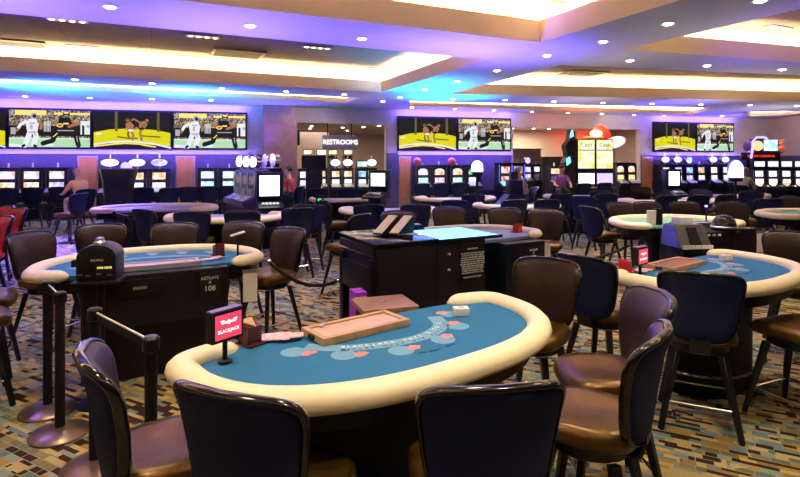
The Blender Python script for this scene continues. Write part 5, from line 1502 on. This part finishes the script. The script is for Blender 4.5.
# restrooms sign
t = thing('hanging_sign', 'lilac hanging RESTROOMS sign in the opening beside the plum column', 'sign', wallpt(10.242, -0.12, 0), WA)
MB().box((0, 0, 2.42), (1.20, 0.08, 0.50)).build('sign_panel', mat('lilac_sign_panel', (0.30, 0.27, 0.36), 0.5), t, bevel=0.006)
text_mesh('sign_lettering', 'RESTROOMS', 0.235, emis('sign_letter_glow', (1.0, 0.95, 0.75), 2.2), t, (0.03, -0.046, 2.42), spacing=0.92)
for x in (-.42, .42):
    MB().cyl((x, 0, 2.66), (x, 0, 3.08), 0.02, n=8).build('hanger_rod', M_blackm, t)
t = thing('exit_speaker', 'small black wall speaker on the plum column edge', 'speaker', wallpt(8.752, 0.30, 2.55), WA)
MB().box((0.04, 0, 0), (0.08, 0.22, 0.50)).build('housing', M_blackm, t, bevel=0.01)
t = thing('game_light', 'small green-lit game display among the stools below the sign', 'display', (-1.651, 11.000, 0), 0.1)
MB().box((0, 0, 0.98), (0.16, .12, 0.20)).build('housing', M_blackm, t, bevel=0.01)
MB().ell((0, -.065, 0.98), (0.045, .02, 0.03), 12, 8).build('green_light', E_green, t)
MB().cyl((0, 0, 0), (0, 0, 0.90), 0.03, n=10).build('post', M_blackm, t)

# ------------------------------------------------------------------ people at the machines
def skin_mesh(name, chains, m, parent, sub=2):
    """a body surface grown over joints: chains of (point, radius) sharing equal points"""
    idx = {}; vs = []; rs = []; es = []
    for ch in chains:
        prev = None
        for p, r in ch:
            k = tuple(round(c, 4) for c in p)
            if k not in idx:
                idx[k] = len(vs); vs.append(p); rs.append(r)
            if prev is not None: es.append((prev, idx[k]))
            prev = idx[k]
    me = bpy.data.meshes.new(name); me.from_pydata(vs, es, []); me.materials.append(m)
    o = bpy.data.objects.new(name, me); C.objects.link(o)
    sk = o.modifiers.new('skin', 'SKIN'); sk.use_smooth_shade = True
    for i, r in enumerate(rs):
        v = me.skin_vertices[0].data[i]; v.radius = (r, r) if not isinstance(r, tuple) else r
        v.use_root = (i == 0)
    su = o.modifiers.new('sub', 'SUBSURF'); su.levels = sub; su.render_levels = sub
    o.parent = parent
    return o
def person(label, x, y, f, skin, shirt, pants, hair, hairm, lean=0.0, turn=0.0, reach=(0.22, 0.42, 0.98), reach2=None, seat=0.745):
    """seated figure; local +y is where the figure faces"""
    t = thing('person', label, 'person', (x, y, 0), math.radians(f - 90), 'people')
    z = seat
    L = lambda u, a: (u[0], u[1] + a * lean, u[2])
    pel = (0, 0, z + .09); wai = L((0, .01, z + .25), .35); che = L((0, .02, z + .42), .7); nk = L((0, .03, z + .56), 1.0)
    nk2 = L((0, .045, z + .63), 1.05); hd1 = L((0, .065, z + .70), 1.1); hd2 = L((0, .06, z + .78), 1.15); hd3 = L((0, .05, z + .86), 1.18)
    reach2 = reach2 or (-reach[0], reach[1], reach[2] - .03)
    body = [[(pel, .115), (wai, (.125, .10)), (che, (.15, .11)), (nk, .065), (nk2, .052), (hd1, .068), (hd2, .088), (hd3, .060)]]
    arms = []
    for sgn, rc in ((1, reach), (-1, reach2)):
        sh = L((sgn * .17, .02, z + .48), .85); el = ((sh[0] + rc[0]) / 2 + sgn * .07, (sh[1] + rc[1]) / 2, (sh[2] + rc[2]) / 2 - .10)
        hand = (rc[0] - sgn * .01, rc[1] + .07, rc[2] - .01)
        body.append([(che, (.15, .11)), (sh, .062), (el, .042), (rc, .030), (hand, .034)])
        arms.append((sh, el, rc, hand))
        hp = (sgn * .09, .03, z + .07); kn = (sgn * .13, .42, z + .05); an = (sgn * .13, .40, z - .36); to = (sgn * .13, .54, z - .42)
        body.append([(pel, .115), (hp, .085), (kn, .06), (an, .042), (to, .038)])
    b = skin_mesh('body', body, skin, t)
    for sgn, (sh, el, rc, hand) in zip((1, -1), arms):
        for i in range(4):
            fx = hand[0] + (i - 1.5) * .017; ln = (.055, .065, .062, .048)[i]
            skin_mesh('finger', [[((hand[0] + (i - 1.5) * .012, hand[1], hand[2]), .010), ((fx, hand[1] + ln * .6, hand[2] + .004), .009), ((fx, hand[1] + ln, hand[2] - .018), .008)]], skin, b, 1)
        skin_mesh('thumb', [[((hand[0] - sgn * .02, hand[1] - .03, hand[2]), .011), ((hand[0] - sgn * .045, hand[1] + .005, hand[2]), .009), ((hand[0] - sgn * .045, hand[1] + .03, hand[2] - .01), .008)]], skin, b, 1)
    sl = []
    for sh, el, rc, hand in arms:
        sl.append([(L((0, .02, z + .42), .7), (.165, .125)), (sh, .078), (tuple(sh[i] + (el[i] - sh[i]) * .75 for i in range(3)), .060)])
    skin_mesh('shirt', [[((0, 0, z + .06), (.15, .125)), (wai, (.145, .12)), (L((0, .02, z + .42), .7), (.165, .125)), (L((0, .03, z + .52), .95), .085)]] + sl, shirt, t)
    tr = []
    for sgn in (1, -1):
        tr.append([((0, 0, z + .08), .135), ((sgn * .09, .03, z + .07), .10), ((sgn * .13, .42, z + .05), .075), ((sgn * .13, .40, z - .32), .058)])
    skin_mesh('trousers', tr, pants, t)
    for sgn in (1, -1):
        MB().ell((sgn * .13, .48, z - .41), (.048, .13, .042), 12, 8).build('shoe', M_blackm, t)
    c = Vector(hd2)
    if hair:
        h = MB(); h.ell((c.x, c.y - .018, c.z + .035), (.094, .105, .085), 16, 10); h.build('hair', hairm, t)
    hdp = b
    e = MB().ell((c.x, c.y + .088, c.z - .012), (.014, .022, .020), 10, 7).build('nose', skin, hdp)
    for sx in (-.034, .034):
        MB().ell((c.x + sx, c.y + .078, c.z + .018), (.012, .010, .008), 10, 7).build('eye', M_darkp, hdp)
        MB().ell((c.x + sx * 2.6, c.y, c.z - .002), (.012, .024, .032), 10, 7).build('ear', skin, hdp)
    MB().ell((c.x, c.y + .078, c.z - .055), (.026, .010, .007), 10, 6).build('mouth', mat('lips', (0.35, 0.10, 0.08), 0.5), hdp)
    return t
M_skinp = mat('pink_skin', (0.72, 0.36, 0.30), 0.5)
M_peach = noisy('peach_cotton', (0.95, 0.50, 0.28), (0.90, 0.45, 0.25), 20, 0.8)
M_greyt = noisy('grey_cotton', (0.50, 0.50, 0.46), (0.44, 0.44, 0.41), 20, 0.8)
M_redt = noisy('red_cotton', (0.60, 0.06, 0.08), (0.52, 0.05, 0.07), 20, 0.8)
M_purt = noisy('purple_cotton', (0.26, 0.08, 0.40), (0.22, 0.07, 0.34), 20, 0.8)
M_pants = noisy('dark_trousers', (0.02, 0.02, 0.035), (0.03, 0.03, 0.045), 20, 0.8)
M_lightp = noisy('pale_trousers', (0.75, 0.55, 0.55), (0.68, 0.5, 0.5), 20, 0.8)
M_hairw = noisy('white_hair', (0.70, 0.68, 0.66), (0.55, 0.53, 0.52), 40, 0.7)
M_hairb = noisy('dark_hair', (0.03, 0.02, 0.02), (0.05, 0.035, 0.03), 40, 0.6)
def seat_for(x, y, f, lab):
    a = math.radians(f)
    stool(x, y, f, lab, 'stools under the players')
for (x, y), f, lab, sk, sh, pa, hr, hm, ln, lab2 in (
    ((-7.960, 13.300), 150, 'bald person in a peach shirt reaching towards the pink-screen machine', M_skinp, M_peach, M_lightp, False, None, .10, 'dark stool under the person in a peach shirt'),
    ((-2.958, 14.600), 165, 'person in a red shirt seated against the plum column', M_skinp, M_redt, M_pants, True, M_hairb, .05, 'dark stool under the person in a red shirt'),
    ((3.357, 14.200), 195, 'white-haired person in a grey shirt leaning towards the black console', M_skin, M_greyt, M_pants, True, M_hairw, .16, 'dark stool under the white-haired person'),
    ((5.316, 17.600), 265, 'person in a purple shirt facing us beside the big yellow machines', M_skinp, M_purt, M_pants, True, M_hairb, .05, 'dark stool under the person in a purple shirt'),
    ((9.853, 15.400), 40, 'person in a grey shirt bent forward beside the blue-rimmed arch sign', M_skinp, M_greyt, M_pants, False, None, .22, 'dark stool under the person bent forward'),
):
    person(lab, x, y, f, sk, sh, pa, hr, hm, ln)
    seat_for(x, y, f, lab2)
